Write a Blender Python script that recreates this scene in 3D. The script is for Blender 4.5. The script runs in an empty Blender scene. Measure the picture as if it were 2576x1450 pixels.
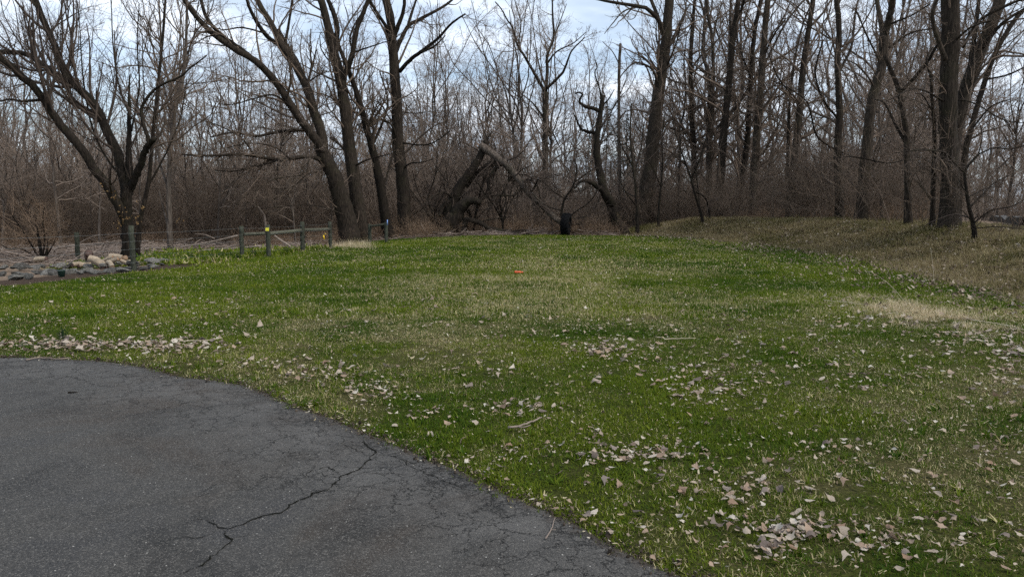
import bpy, math
import numpy as np
from mathutils import Vector, Matrix, Euler

R = math.radians
scene = bpy.context.scene
col = scene.collection

# ------------------------------------------------------------------ camera, sky, sun, exposure
CAM_H, FPX, W2, H2 = 1.6, 1860.0, 1287.5, 725.0      # photograph measured at 2575 x 1450
PITCH = math.atan(195 / FPX)
cam_d = bpy.data.cameras.new('camera')
cam = bpy.data.objects.new('camera', cam_d); col.objects.link(cam)
cam_d.sensor_width = 36.0
cam_d.lens = 36.0 * FPX / 2575.0
cam_d.clip_start, cam_d.clip_end = 0.05, 3000
cam.location = (0, 0, CAM_H)
cam.rotation_euler = (math.pi / 2 - PITCH, 0, 0)
scene.camera = cam

SUN_EL, SUN_AZ = R(48), R(118)            # azimuth from +Y towards +X: over the right shoulder
world = bpy.data.worlds.new('World'); scene.world = world; world.use_nodes = True
def build_world():
    nt = world.node_tree; N = nt.nodes; L = nt.links; N.clear()
    out = N.new('ShaderNodeOutputWorld'); bg = N.new('ShaderNodeBackground')
    bg.inputs['Strength'].default_value = 0.1
    sky = N.new('ShaderNodeTexSky'); sky.sky_type = 'NISHITA'; sky.sun_disc = False
    sky.sun_elevation = SUN_EL; sky.sun_rotation = SUN_AZ; sky.air_density = 1.0; sky.dust_density = 1.2
    tc = N.new('ShaderNodeTexCoord'); sep = N.new('ShaderNodeSeparateXYZ')
    L.new(tc.outputs['Generated'], sep.inputs[0])
    def math_(op, a, b=None, c=None):
        m = N.new('ShaderNodeMath'); m.operation = op
        for i, v in enumerate((a, b, c)):
            if v is None: continue
            if isinstance(v, (int, float)): m.inputs[i].default_value = v
            else: L.new(v, m.inputs[i])
        return m.outputs[0]
    zc = math_('ADD', math_('MAXIMUM', sep.outputs['Z'], 0.0), 0.16)
    px = math_('DIVIDE', sep.outputs['X'], zc); py = math_('DIVIDE', sep.outputs['Y'], zc)
    cmb = N.new('ShaderNodeCombineXYZ'); L.new(px, cmb.inputs[0]); L.new(py, cmb.inputs[1])
    mp = N.new('ShaderNodeMapping'); mp.inputs['Scale'].default_value = (0.75, 1.15, 1); mp.inputs['Location'].default_value = (3.1, 7.7, 0)
    mp.inputs['Rotation'].default_value = (0, 0, R(-14))
    L.new(cmb.outputs[0], mp.inputs[0])
    n1 = N.new('ShaderNodeTexNoise'); n1.inputs['Scale'].default_value = 1.25; n1.inputs['Detail'].default_value = 6; n1.inputs['Roughness'].default_value = 0.5; n1.inputs['Distortion'].default_value = 0.4
    n2 = N.new('ShaderNodeTexNoise'); n2.inputs['Scale'].default_value = 2.6; n2.inputs['Detail'].default_value = 5; n2.inputs['Roughness'].default_value = 0.5
    L.new(mp.outputs[0], n1.inputs[0]); L.new(mp.outputs[0], n2.inputs[0])
    cov = N.new('ShaderNodeValToRGB'); cov.color_ramp.elements[0].position = 0.34; cov.color_ramp.elements[1].position = 0.56
    cov.color_ramp.elements[0].color = (0.35, 0.35, 0.35, 1); cov.color_ramp.elements[1].color = (0.97, 0.97, 0.97, 1)
    L.new(n1.outputs['Fac'], cov.inputs[0])
    cc = N.new('ShaderNodeValToRGB'); e = cc.color_ramp.elements
    e[0].position = 0.33; e[0].color = (3.4, 4.15, 5.1, 1); e[1].position = 0.64; e[1].color = (6.3, 6.75, 7.4, 1)
    k = e.new(0.48); k.color = (4.7, 5.4, 6.3, 1)
    L.new(n2.outputs['Fac'], cc.inputs[0])
    mx = N.new('ShaderNodeMix'); mx.data_type = 'RGBA'
    L.new(cov.outputs[0], mx.inputs['Factor']); L.new(sky.outputs[0], mx.inputs[6]); L.new(cc.outputs[0], mx.inputs[7])
    L.new(mx.outputs[2], bg.inputs['Color']); L.new(bg.outputs[0], out.inputs[0])
build_world()

sun_d = bpy.data.lights.new('sun', 'SUN'); sun_d.energy = 1.5; sun_d.angle = R(14); sun_d.color = (1.0, 0.95, 0.87)
sun = bpy.data.objects.new('sun', sun_d); col.objects.link(sun)
sd = Vector((math.sin(SUN_AZ) * math.cos(SUN_EL), math.cos(SUN_AZ) * math.cos(SUN_EL), math.sin(SUN_EL)))
sun.rotation_euler = sd.to_track_quat('Z', 'Y').to_euler()
sun.location = (30, -20, 40)

vs = scene.view_settings
vs.view_transform = 'Standard'; vs.look = 'None'; vs.gamma = 1.0; vs.use_curve_mapping = False
vs.exposure = 0.95
scene.render.engine = 'CYCLES'
cy = scene.cycles
cy.use_adaptive_sampling = True; cy.adaptive_threshold = 0.02
cy.max_bounces = 3; cy.diffuse_bounces = 2; cy.glossy_bounces = 2; cy.transmission_bounces = 3; cy.transparent_max_bounces = 4
cy.use_denoising = False
cy.caustics_reflective = False; cy.caustics_refractive = False

# ------------------------------------------------------------------ helpers
def rng_(s): return np.random.default_rng(s)
def S(a, b, x):
    t = np.clip((np.asarray(x, float) - a) / (b - a), 0, 1); return t * t * (3 - 2 * t)
_perm = rng_(11).random((64, 64))
def vnoise(x, y):
    x = np.asarray(x, float); y = np.asarray(y, float)
    xi = np.floor(x).astype(int); yi = np.floor(y).astype(int); fx = x - xi; fy = y - yi
    fx = fx * fx * (3 - 2 * fx); fy = fy * fy * (3 - 2 * fy)
    g = lambda a, b: _perm[a % 64, b % 64]
    return (g(xi, yi) * (1 - fx) + g(xi + 1, yi) * fx) * (1 - fy) + (g(xi, yi + 1) * (1 - fx) + g(xi + 1, yi + 1) * fx) * fy
def fbm(x, y, s=1.0, o=4):
    v = 0; a = 0.5; tot = 0
    for k in range(o):
        v = v + a * vnoise(np.asarray(x) * s + 17.3 * k, np.asarray(y) * s - 9.1 * k); tot += a; a *= 0.5; s *= 2.03
    return v / tot

def xbank(y): return np.interp(y, [-5, 5, 13.6, 15, 17.8, 21, 24, 29, 34, 38, 44, 60], [8.6, 8.9, 9.4, 9.6, 10.1, 10.6, 10.5, 9.6, 8.0, 5.8, 3.5, 2.5])
def xleft(y): return np.interp(y, [-5, 8, 15.3, 17.5, 19.6, 22.9, 25, 28.6, 31, 36, 40], [-16, -13, -10.7, -10.2, -9.6, -8.8, -8.9, -8.0, -7.5, -6.8, -6.5])
def height(x, y):
    x = np.asarray(x, float); y = np.asarray(y, float)
    d = x - xbank(y)
    rise = (1 - .85 * S(-.15, 3.3, d)) * 0.36 * S(13, 35, y) * S(-9.5, -1, x) - 0.42 * S(36.5, 43, y) * S(-9.5, -1, x)
    bank = (1.08 + 0.16 * (fbm(x, y, .35) - .5) * 2) * S(-0.15, 3.3, d) * (1 - 0.55 * S(40, 52, y)) * (.80 + .22 * S(17, 25, y))
    bank = bank - 0.10 * S(5, 12, d)
    lump = 0.05 * (fbm(x + 40, y, 0.6) - 0.5) * S(6, 12, y) + 0.22 * (fbm(x, y + 90, 1.3) - .5) * S(0.2, 1.2, d)
    left = -0.12 * S(0.6, 4, xleft(y) - x) * S(10, 16, y)
    return rise + bank + lump + left

cp, sp = math.cos(PITCH), math.sin(PITCH)
def ray(px, py):
    u = (np.asarray(px, float) - W2) / FPX; v = (H2 - np.asarray(py, float)) / FPX
    return np.stack([u, cp + v * sp, -sp + v * cp], -1)
def at(px, py, Y):
    d = ray(px, py); return d * (np.asarray(Y, float) / d[..., 1])[..., None] + np.array([0, 0, CAM_H])
def hit(px, py, ymax=120):
    """where the line of sight through a point of the photograph meets the ground"""
    d = ray(np.atleast_1d(px), np.atleast_1d(py)); d = d / d[:, 1:2]
    ys = np.concatenate([np.arange(1.0, 20, .05), np.arange(20, ymax, .12)])
    X = d[:, 0:1] * ys; Z = CAM_H + d[:, 2:3] * ys
    below = Z < height(X, np.broadcast_to(ys, X.shape))
    i = np.where(below.any(1), below.argmax(1), len(ys) - 1)
    y = ys[i]; x = d[:, 0] * y
    return np.stack([x, y, height(x, y)], -1)

def new_mesh(name, V, faces, smooth=True, attrs=None):
    """faces: list of int arrays (n,k)"""
    me = bpy.data.meshes.new(name)
    V = np.asarray(V, np.float32); me.vertices.add(len(V)); me.vertices.foreach_set('co', V.ravel())
    faces = [np.asarray(f, np.int32) for f in faces if len(f)]
    if faces:
        nl = sum(f.size for f in faces); npoly = sum(len(f) for f in faces)
        me.loops.add(nl); me.loops.foreach_set('vertex_index', np.concatenate([f.ravel() for f in faces]))
        tot = np.concatenate([np.full(len(f), f.shape[1], np.int32) for f in faces])
        st = np.concatenate([[0], np.cumsum(tot)[:-1]]).astype(np.int32)
        me.polygons.add(npoly); me.polygons.foreach_set('loop_start', st)
        me.polygons.foreach_set('loop_total', tot)
        me.polygons.foreach_set('use_smooth', np.full(npoly, smooth))
    for k, a in (attrs or {}).items():
        a = np.asarray(a, np.float32)
        if a.ndim == 1:
            at_ = me.attributes.new(k, 'FLOAT', 'POINT'); at_.data.foreach_set('value', a)
        else:
            at_ = me.attributes.new(k, 'FLOAT_VECTOR', 'POINT'); at_.data.foreach_set('vector', a.ravel())
    me.update(calc_edges=True); me.validate(verbose=False)
    return me
def link(name, me, mat=None, parent=None):
    o = bpy.data.objects.new(name, me); col.objects.link(o)
    if mat is not None and me is not None and len(me.materials) == 0: me.materials.append(mat)
    if parent is not None: o.parent = parent
    return o
def tag(o, label=None, cat=None, group=None, kind=None):
    if label: o['label'] = label
    if cat: o['category'] = cat
    if group: o['group'] = group
    if kind: o['kind'] = kind
    return o
def empty(name, loc=(0, 0, 0), rz=0):
    o = bpy.data.objects.new(name, None); col.objects.link(o); o.location = loc; o.rotation_euler = (0, 0, rz); o.empty_display_size = .2
    return o

class Geo:
    """collects pieces of geometry for one mesh"""
    def __init__(s): s.V = []; s.F = []; s.n = 0
    def add(s, V, *faces):
        V = np.asarray(V, float).reshape(-1, 3); s.V.append(V)
        for f in faces:
            if len(f): s.F.append(np.asarray(f) + s.n)
        s.n += len(V)
    def mesh(s, name, smooth=True, attrs=None): return new_mesh(name, np.concatenate(s.V), s.F, smooth, attrs)

def unit(v): return v / np.maximum(np.linalg.norm(v, axis=-1, keepdims=True), 1e-9)
def sweep(P, Rr, sides, cap=False, bumpy=0.0, rng=None):
    """tubes along many polylines: P (N,K,3), Rr (N,K)"""
    P = np.asarray(P, float); Rr = np.asarray(Rr, float); N, K, _ = P.shape
    T = np.gradient(P, axis=1); T = unit(T)
    mean = unit(P[:, -1] - P[:, 0]); ax = np.argmin(np.abs(mean), 1); ref = np.eye(3)[ax][:, None, :]
    A = unit(np.cross(T, np.broadcast_to(ref, T.shape))); B = np.cross(T, A)
    th = np.arange(sides) * 2 * math.pi / sides
    rr = Rr[:, :, None] * np.ones(sides)
    if bumpy and rng is not None:
        ph = rng.random((N, 1, 1)) * 9; k = np.arange(K)[None, :, None]
        rr = rr * (1 + bumpy * (np.sin(3 * th + ph + k * .25) * .5 + np.sin(5 * th - ph - k * .4) * .35) + bumpy * .5 * rng.standard_normal((N, K, sides)))
    V = P[:, :, None, :] + rr[..., None] * (np.cos(th)[None, None, :, None] * A[:, :, None, :] + np.sin(th)[None, None, :, None] * B[:, :, None, :])
    idx = np.arange(N * K * sides).reshape(N, K, sides)
    a = idx[:, :-1]; b = idx[:, 1:]
    F = np.stack([a, np.roll(a, -1, 2), np.roll(b, -1, 2), b], -1).reshape(-1, 4)
    V = V.reshape(-1, 3); faces = [F]
    if cap:
        c0 = len(V); V = np.concatenate([V, P[:, 0], P[:, -1]])
        s0 = idx[:, 0]; s1 = idx[:, -1]
        n = np.arange(N)[:, None] * np.ones(sides, int)
        faces.append(np.stack([np.roll(s0, -1, 1), s0, c0 + n], -1).reshape(-1, 3))
        faces.append(np.stack([s1, np.roll(s1, -1, 1), c0 + N + n], -1).reshape(-1, 3))
    return V, faces
def tube(geo, pts, r, sides=6, cap=True, bumpy=0, rng=None):
    pts = np.asarray(pts, float); r = np.broadcast_to(np.asarray(r, float), (len(pts),))
    V, F = sweep(pts[None], r[None], sides, cap, bumpy, rng); geo.add(V, *F)
def resample(pts, K):
    """smooth curve through points"""
    pts = np.asarray(pts, float); n = len(pts)
    if n == 2: return pts[0] + (pts[1] - pts[0]) * np.linspace(0, 1, K)[:, None]
    s = np.concatenate([[0], np.cumsum(np.linalg.norm(np.diff(pts[:, :3], axis=0), axis=1))]); s = s / s[-1]
    p = np.concatenate([[2 * pts[0] - pts[1]], pts, [2 * pts[-1] - pts[-2]]])
    t = np.linspace(0, 1, K); i = np.clip(np.searchsorted(s, t, side='right') - 1, 0, n - 2)
    u = ((t - s[i]) / np.maximum(s[i + 1] - s[i], 1e-9))[:, None]
    a, b, c, d = p[i], p[i + 1], p[i + 2], p[i + 3]
    return 0.5 * (2 * b + (c - a) * u + (2 * a - 5 * b + 4 * c - d) * u ** 2 + (3 * b - a - 3 * c + d) * u ** 3)

# ------------------------------------------------------------------ materials
def mat_new(name):
    m = bpy.data.materials.new(name); m.use_nodes = True; nt = m.node_tree; nt.nodes.clear()
    out = nt.nodes.new('ShaderNodeOutputMaterial'); b = nt.nodes.new('ShaderNodeBsdfPrincipled')
    nt.links.new(b.outputs[0], out.inputs[0]); b.inputs['Specular IOR Level'].default_value = 0.25
    return m, nt, b, out
class NB:
    def __init__(s, nt): s.nt = nt
    def put(s, node, key, v):
        if v is None: return
        if hasattr(v, 'is_output'): s.nt.links.new(v, node.inputs[key])
        else: node.inputs[key].default_value = v
    def noise(s, vec, scale, detail=4, rough=.55, dist=0, col=False):
        n = s.nt.nodes.new('ShaderNodeTexNoise'); s.put(n, 'Vector', vec); n.inputs['Scale'].default_value = scale
        n.inputs['Detail'].default_value = detail; n.inputs['Roughness'].default_value = rough; n.inputs['Distortion'].default_value = dist
        return n.outputs['Color' if col else 'Fac']
    def voro(s, vec, scale, feature='F1', out='Distance', rnd=1.0):
        n = s.nt.nodes.new('ShaderNodeTexVoronoi'); n.feature = feature; s.put(n, 'Vector', vec); n.inputs['Scale'].default_value = scale
        n.inputs['Randomness'].default_value = rnd
        return n.outputs[out]
    def ramp(s, fac, *stops):
        n = s.nt.nodes.new('ShaderNodeValToRGB'); e = n.color_ramp.elements
        for i, (p, c) in enumerate(stops):
            if isinstance(c, (int, float)): c = (c, c, c)
            k = e[i] if i < 2 else e.new(p)
            k.position = p; k.color = (*c, 1)
        s.put(n, 0, fac); return n.outputs[0]
    def mix(s, f, a, b, mode='MIX'):
        n = s.nt.nodes.new('ShaderNodeMix'); n.data_type = 'RGBA'; n.blend_type = mode
        s.put(n, 'Factor', f)
        s.put(n, 6, (*a, 1) if isinstance(a, tuple) else a); s.put(n, 7, (*b, 1) if isinstance(b, tuple) else b)
        return n.outputs[2]
    def math(s, op, a, b=None, c=None, clamp=False):
        n = s.nt.nodes.new('ShaderNodeMath'); n.operation = op; n.use_clamp = clamp
        for i, v in enumerate((a, b, c)): s.put(n, i, v)
        return n.outputs[0]
    def attr(s, name, typ='GEOMETRY'):
        n = s.nt.nodes.new('ShaderNodeAttribute'); n.attribute_name = name; n.attribute_type = typ; return n.outputs['Fac']
    def pos(s): return s.nt.nodes.new('ShaderNodeNewGeometry').outputs['Position']
    def objco(s): return s.nt.nodes.new('ShaderNodeTexCoord').outputs['Object']
    def orand(s): return s.nt.nodes.new('ShaderNodeObjectInfo').outputs['Random']
    def scale(s, vec, sc):
        n = s.nt.nodes.new('ShaderNodeMapping'); s.put(n, 'Vector', vec); n.inputs['Scale'].default_value = sc; return n.outputs[0]
    def bump(s, h, strength=.5, dist=.02):
        n = s.nt.nodes.new('ShaderNodeBump'); s.put(n, 'Height', h); n.inputs['Strength'].default_value = strength; n.inputs['Distance'].default_value = dist
        return n.outputs[0]
    def hsv(s, c, h=.5, sat=1., v=1.):
        n = s.nt.nodes.new('ShaderNodeHueSaturation'); s.put(n, 'Color', c); s.put(n, 'Hue', h); s.put(n, 'Saturation', sat); s.put(n, 'Value', v); return n.outputs[0]

def bark(name, dark, light, moss=None, sc=1.0, var=.35, strength=.9):
    m, nt, b, _ = mat_new(name); q = NB(nt)
    co = q.objco(); v = q.scale(co, (9 * sc, 9 * sc, 1.6 * sc))
    n = q.noise(v, 1.6, 6, .65, 1.2); w = q.voro(q.scale(co, (14 * sc, 14 * sc, 2.2 * sc)), 1.0, 'DISTANCE_TO_EDGE')
    h = q.math('ADD', n, q.math('MULTIPLY', q.math('MINIMUM', w, .3), 1.4))
    c = q.ramp(h, (.35, dark), (.95, light))
    c = q.mix(q.ramp(q.noise(co, .9, 3), (.45, 0.), (.7, .55)), c, tuple(0.5 * (a + d) * 1.25 for a, d in zip(dark, light)))
    if moss is not None:
        c = q.mix(q.ramp(q.noise(co, 1.7, 5, .7), (.5, 0.), (.72, .7)), c, moss)
    c = q.hsv(c, v=q.math('ADD', q.math('MULTIPLY', q.orand(), var * 2), 1 - var))
    q.put(b, 'Base Color', c); b.inputs['Roughness'].default_value = .9; b.inputs['Specular IOR Level'].default_value = .1
    q.put(b, 'Normal', q.bump(h, strength, .03))
    return m
def flat(name, c, rough=.85, var=.25, nsc=6., bump=.3, spec=.2):
    m, nt, b, _ = mat_new(name); q = NB(nt)
    co = q.objco(); n = q.noise(co, nsc, 6, .65)
    cc = q.mix(q.ramp(n, (.3, 0.), (.7, 1.)), tuple(k * (1 - var) for k in c), tuple(min(1, k * (1 + var)) for k in c))
    q.put(b, 'Base Color', cc); b.inputs['Roughness'].default_value = rough; b.inputs['Specular IOR Level'].default_value = spec
    if bump: q.put(b, 'Normal', q.bump(n, bump, .02))
    return m

M = {}
M['bark_near'] = bark('bark_near', (.006, .0047, .0036), (.038, .029, .022), (.030, .026, .015))
M['bark_dark'] = bark('bark_dark', (.0055, .0044, .0036), (.032, .025, .019), (.030, .028, .014))
M['bark_grey'] = bark('bark_grey', (.008, .0064, .005), (.052, .040, .030), (.042, .037, .021))
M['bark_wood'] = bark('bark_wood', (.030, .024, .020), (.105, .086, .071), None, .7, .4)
M['bark_pale'] = bark('bark_pale', (.022, .018, .015), (.15, .12, .098), (.04, .036, .02), .8, .25)
M['twig'] = flat('twig', (.120, .090, .068), .9, .3, 3., 0, .1)
M['twig_dark'] = flat('twig_dark', (.060, .046, .037), .9, .3, 3., 0, .1)
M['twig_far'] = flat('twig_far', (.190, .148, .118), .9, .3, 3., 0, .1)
M['cane'] = flat('cane', (.215, .150, .102), .9, .4, 2., 0, .1)
M['stick'] = flat('stick', (.22, .175, .145), .9, .4, 4., .3, .1)
M['bare_wood'] = flat('bare_wood', (.30, .17, .09), .85, .35, 7., .4)

def make_ground_mat():
    m, nt, b, _ = mat_new('ground'); q = NB(nt); p = q.pos()
    lawn, bank, dry, soil = (q.attr(k) for k in ('lawn', 'bank', 'dry', 'soil'))
    n1 = q.noise(p, 5, 6, .7); n2 = q.noise(p, 38, 5, .7); n3 = q.noise(p, .8, 4)
    green = q.mix(q.ramp(n2, (.35, 0.), (.7, 1.)), (.010, .015, .003), (.060, .078, .008))
    straw = q.mix(q.ramp(n2, (.35, 0.), (.7, 1.)), (.045, .036, .017), (.15, .12, .06))
    lawnc = q.mix(dry, green, straw)
    bankc = q.mix(q.ramp(n1, (.35, 0.), (.65, 1.)), (.055, .044, .022), (.15, .12, .058))
    bankc = q.mix(q.ramp(n2, (.45, 0.), (.7, .8)), bankc, (.06, .065, .025))
    litter = q.mix(q.ramp(n1, (.3, 0.), (.68, 1.)), (.12, .088, .064), (.35, .26, .185))
    litter = q.mix(q.ramp(n2, (.4, 0.), (.62, .8)), litter, (.09, .065, .05))
    soilc = q.mix(q.ramp(n2, (.35, 0.), (.7, 1.)), (.030, .020, .014), (.095, .068, .050))
    br = q.math('ADD', q.math('MULTIPLY', q.math('SUBTRACT', n1, .5), .9), 0.)
    f = lambda a: q.ramp(q.math('ADD', a, br), (.42, 0.), (.58, 1.))
    c = q.mix(f(bank), litter, bankc); c = q.mix(f(lawn), c, lawnc); c = q.mix(f(soil), c, soilc)
    q.put(b, 'Base Color', c); b.inputs['Roughness'].default_value = 1; b.inputs['Specular IOR Level'].default_value = .05
    q.put(b, 'Normal', q.bump(q.math('ADD', n2, n1), .8, .04))
    return m
M['ground'] = make_ground_mat()

def make_asphalt():
    m, nt, b, _ = mat_new('asphalt'); q = NB(nt); p = q.pos(); edge = q.attr('edge')
    agg = q.voro(p, 165, 'F1', 'Color'); d = q.voro(p, 165)
    fine = q.noise(p, 420, 3, .7)
    blot = q.noise(p, .55, 4, .6, .6); blot2 = q.noise(p, 2.6, 5, .65)
    base = q.ramp(blot, (.36, (.046, .0445, .0445)), (.5, (.060, .0565, .0515)), (.62, (.051, .0405, .032)))
    base = q.mix(q.ramp(blot2, (.38, 0.), (.68, .75)), base, (.064, .0595, .0535))
    base = q.mix(q.ramp(q.noise(p, 1.1, 5, .7, .8), (.50, 0.), (.66, .8)), base, (.024, .023, .0215))
    sep = nt.nodes.new('ShaderNodeSeparateColor'); nt.links.new(agg, sep.inputs[0])
    wear = q.math('MULTIPLY', q.ramp(edge, (.15, 0.), (.75, 1.)), q.ramp(q.noise(p, 1.3, 4, .6), (.38, 0.), (.62, 1.)))
    base = q.mix(q.math('MULTIPLY', wear, .75), base, (.108, .102, .095))
    speck = q.ramp(sep.outputs[0], (.70, 0.), (1., 1.))
    c = q.mix(q.math('MULTIPLY', speck, .85), base, (.165, .152, .135))
    c = q.mix(q.ramp(sep.outputs[1], (.80, 0.), (.98, .7)), c, (.015, .015, .015))
    white = q.voro(p, 34, 'F1', 'Color'); s2 = nt.nodes.new('ShaderNodeSeparateColor'); nt.links.new(white, s2.inputs[0])
    dw = q.voro(p, 34)
    wm = q.math('MULTIPLY', q.math('GREATER_THAN', s2.outputs[0], .93), q.math('LESS_THAN', dw, .13))
    c = q.mix(wm, c, (.42, .40, .36))
    # fine crazing that thickens towards the verge
    wp = nt.nodes.new('ShaderNodeVectorMath'); wp.operation = 'ADD'
    nt.links.new(p, wp.inputs[0]); dn = nt.nodes.new('ShaderNodeVectorMath'); dn.operation = 'SCALE'; dn.inputs['Scale'].default_value = .42
    nt.links.new(q.noise(p, 3.2, 6, .7, 0, True), dn.inputs[0]); nt.links.new(dn.outputs[0], wp.inputs[1])
    cr = q.voro(wp.outputs[0], 4.2, 'DISTANCE_TO_EDGE'); cr2 = q.voro(wp.outputs[0], 10.5, 'DISTANCE_TO_EDGE')
    m1 = q.math('MULTIPLY', q.ramp(cr, (.002, 1.), (.020, 0.)), q.ramp(q.math('ADD', q.math('MULTIPLY', edge, .5), q.math('MULTIPLY', q.noise(p, .9, 3), .8)), (.49, 0.), (.63, 1.)))
    m2 = q.math('MULTIPLY', q.ramp(cr2, (.01, 1.), (.055, 0.)), q.ramp(q.math('ADD', q.math('MULTIPLY', edge, .45), q.math('MULTIPLY', q.noise(p, 1.6, 3), .8)), (.70, 0.), (.86, .8)))
    crk = q.math('MAXIMUM', m1, m2)
    c = q.mix(crk, c, (.006, .006, .005))
    ev = q.ramp(q.math('ADD', edge, q.math('MULTIPLY', q.math('SUBTRACT', q.noise(p, 9, 5, .7), .5), .25)), (.93, 0.), (1.0, .85))
    c = q.mix(ev, c, (.062, .047, .036))
    q.put(b, 'Base Color', c); b.inputs['Roughness'].default_value = .85; b.inputs['Specular IOR Level'].default_value = .2
    h = q.math('SUBTRACT', q.math('ADD', q.math('MULTIPLY', d, -1.2), q.math('MULTIPLY', fine, .6)), q.math('MULTIPLY', crk, 1.5))
    q.put(b, 'Normal', q.bump(h, .9, .006))
    return m
M['asphalt'] = make_asphalt()
M['crumb'] = bark('crumb', (.016, .012, .009), (.085, .066, .050), None, 3., .6, .2)
M['crack'] = flat('crack', (.010, .010, .008), 1, .4, 30, .6, .02)

def leafy(name, ramp_stops, transl=.35, use='obj', sat=1.):
    m, nt, b, out = mat_new(name); q = NB(nt)
    r = q.orand() if use == 'obj' else q.attr('rnd')
    c = q.ramp(r, *ramp_stops)
    c = q.mix(q.ramp(q.noise(q.objco(), 28, 4, .7), (.35, 0.), (.7, .45)), c, (.11, .08, .06))
    q.put(b, 'Base Color', c); b.inputs['Roughness'].default_value = .75; b.inputs['Specular IOR Level'].default_value = .2
    tr = nt.nodes.new('ShaderNodeBsdfTranslucent'); q.put(tr, 'Color', c)
    mx = nt.nodes.new('ShaderNodeMixShader'); mx.inputs[0].default_value = transl
    nt.links.new(b.outputs[0], mx.inputs[1]); nt.links.new(tr.outputs[0], mx.inputs[2]); nt.links.new(mx.outputs[0], out.inputs[0])
    return m
LEAF = ((0., (.12, .085, .062)), (.15, (.21, .155, .115)), (.4, (.38, .305, .24)), (.62, (.48, .40, .315)), (.8, (.34, .235, .155)), (.92, (.60, .54, .45)))
M['leaf'] = leafy('leaf', LEAF, .2)
M['leaf_pale'] = leafy('leaf_pale', ((0., (.36, .295, .23)), (.5, (.46, .39, .315)), (1., (.57, .505, .43))), .2)
M['leaf_tan'] = leafy('leaf_tan', ((0., (.27, .17, .11)), (.5, (.33, .235, .17)), (1., (.40, .29, .21))), .2)
M['leaf_grey'] = leafy('leaf_grey', ((0., (.12, .094, .08)), (.5, (.19, .152, .13)), (1., (.26, .215, .185))), .2)
M['leaf_dark'] = leafy('leaf_dark', ((0., (.06, .043, .032)), (.4, (.16, .115, .080)), (.7, (.33, .25, .18)), (.9, (.50, .42, .33))), .2)
M['fleck'] = leafy('fleck', ((0., (.14, .10, .06)), (.3, (.38, .31, .18)), (.65, (.52, .44, .28)), (.9, (.64, .59, .48))), .25)
M['key_leaf'] = leafy('key_leaf', ((0., (.14, .08, .03)), (.6, (.24, .14, .05)), (.9, (.30, .20, .09))), .3, 'rnd')

def grass_mat(name, dark, mid, bright, straw_a, straw_b, tr=.35):
    m, nt, b, out = mat_new(name); q = NB(nt)
    rnd = q.attr('rnd'); hgt = q.attr('hgt'); dry = q.attr('dry', 'INSTANCER'); hue = q.attr('hue', 'INSTANCER')
    g = q.mix(hue, q.mix(rnd, dark, mid), q.mix(rnd, mid, bright))
    st = q.mix(q.math('FRACT', q.math('MULTIPLY', rnd, 7.13)), straw_a, straw_b)
    isdry = q.math('LESS_THAN', q.math('FRACT', q.math('MULTIPLY', rnd, 13.7)), dry)
    c = q.mix(isdry, g, st)
    q.put(b, 'Base Color', c); b.inputs['Roughness'].default_value = .7; b.inputs['Specular IOR Level'].default_value = .1
    t = nt.nodes.new('ShaderNodeBsdfTranslucent'); q.put(t, 'Color', c)
    mx = nt.nodes.new('ShaderNodeMixShader'); mx.inputs[0].default_value = tr
    nt.links.new(b.outputs[0], mx.inputs[1]); nt.links.new(t.outputs[0], mx.inputs[2]); nt.links.new(mx.outputs[0], out.inputs[0])
    return m
M['grass'] = grass_mat('grass', (.016, .048, .004), (.072, .122, .008), (.180, .202, .018), (.22, .175, .075), (.60, .52, .29))
M['bank_grass'] = grass_mat('bank_grass', (.058, .060, .016), (.105, .098, .030), (.155, .145, .050), (.15, .115, .058), (.37, .30, .165))
M['straw'] = grass_mat('straw', (.08, .09, .03), (.20, .17, .08), (.34, .29, .16), (.46, .35, .20), (.74, .63, .44))
M['bulb'] = grass_mat('bulb', (.016, .036, .016), (.028, .055, .022), (.05, .085, .03), (.016, .036, .016), (.03, .06, .025))
M['needle'] = flat('needle', (.022, .032, .018), .8, .4, 5, 0)
M['stone'] = bark('stone', (.040, .037, .033), (.15, .142, .128), (.065, .066, .045), .45, .45, .8)
M['log_bark'] = flat('log_bark', (.27, .215, .155), .9, .35, 7, .7)
M['log_end'] = flat('log_end', (.22, .14, .085), .9, .35, 12, .3)
M['log_dark'] = flat('log_dark', (.085, .055, .045), .9, .4, 9, .6)
M['post'] = bark('post', (.020, .022, .016), (.066, .070, .052), (.075, .082, .050), 2.2, .12, .5)
M['rail'] = bark('rail', (.034, .036, .027), (.125, .122, .092), (.085, .090, .05), 1.6, .12, .5)
M['wire'] = flat('wire', (.16, .165, .16), .5, .2, 9, 0, .5)
M['rubber'] = flat('rubber', (.005, .005, .0055), .9, .3, 14, .2, .12)
M['orange'] = flat('orange', (.58, .085, .024), .45, .08, 18, .05, .4)
M['yellow'] = flat('yellow', (.72, .66, .06), .5, .08, 9, 0)
M['amber'] = flat('amber', (.80, .52, .03), .5, .1, 9, 0)
M['blue'] = flat('blue', (.20, .32, .62), .5, .1, 9, 0)
M['black'] = flat('black', (.012, .012, .012), .6, .2, 9, 0)
M['road'] = flat('road', (.60, .58, .55), .9, .18, 1.2, .2)
M['kerb'] = flat('kerb', (.075, .072, .068), .9, .3, 5, .3)
M['moss'] = flat('moss', (.11, .12, .035), .95, .4, 9, .8)

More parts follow.
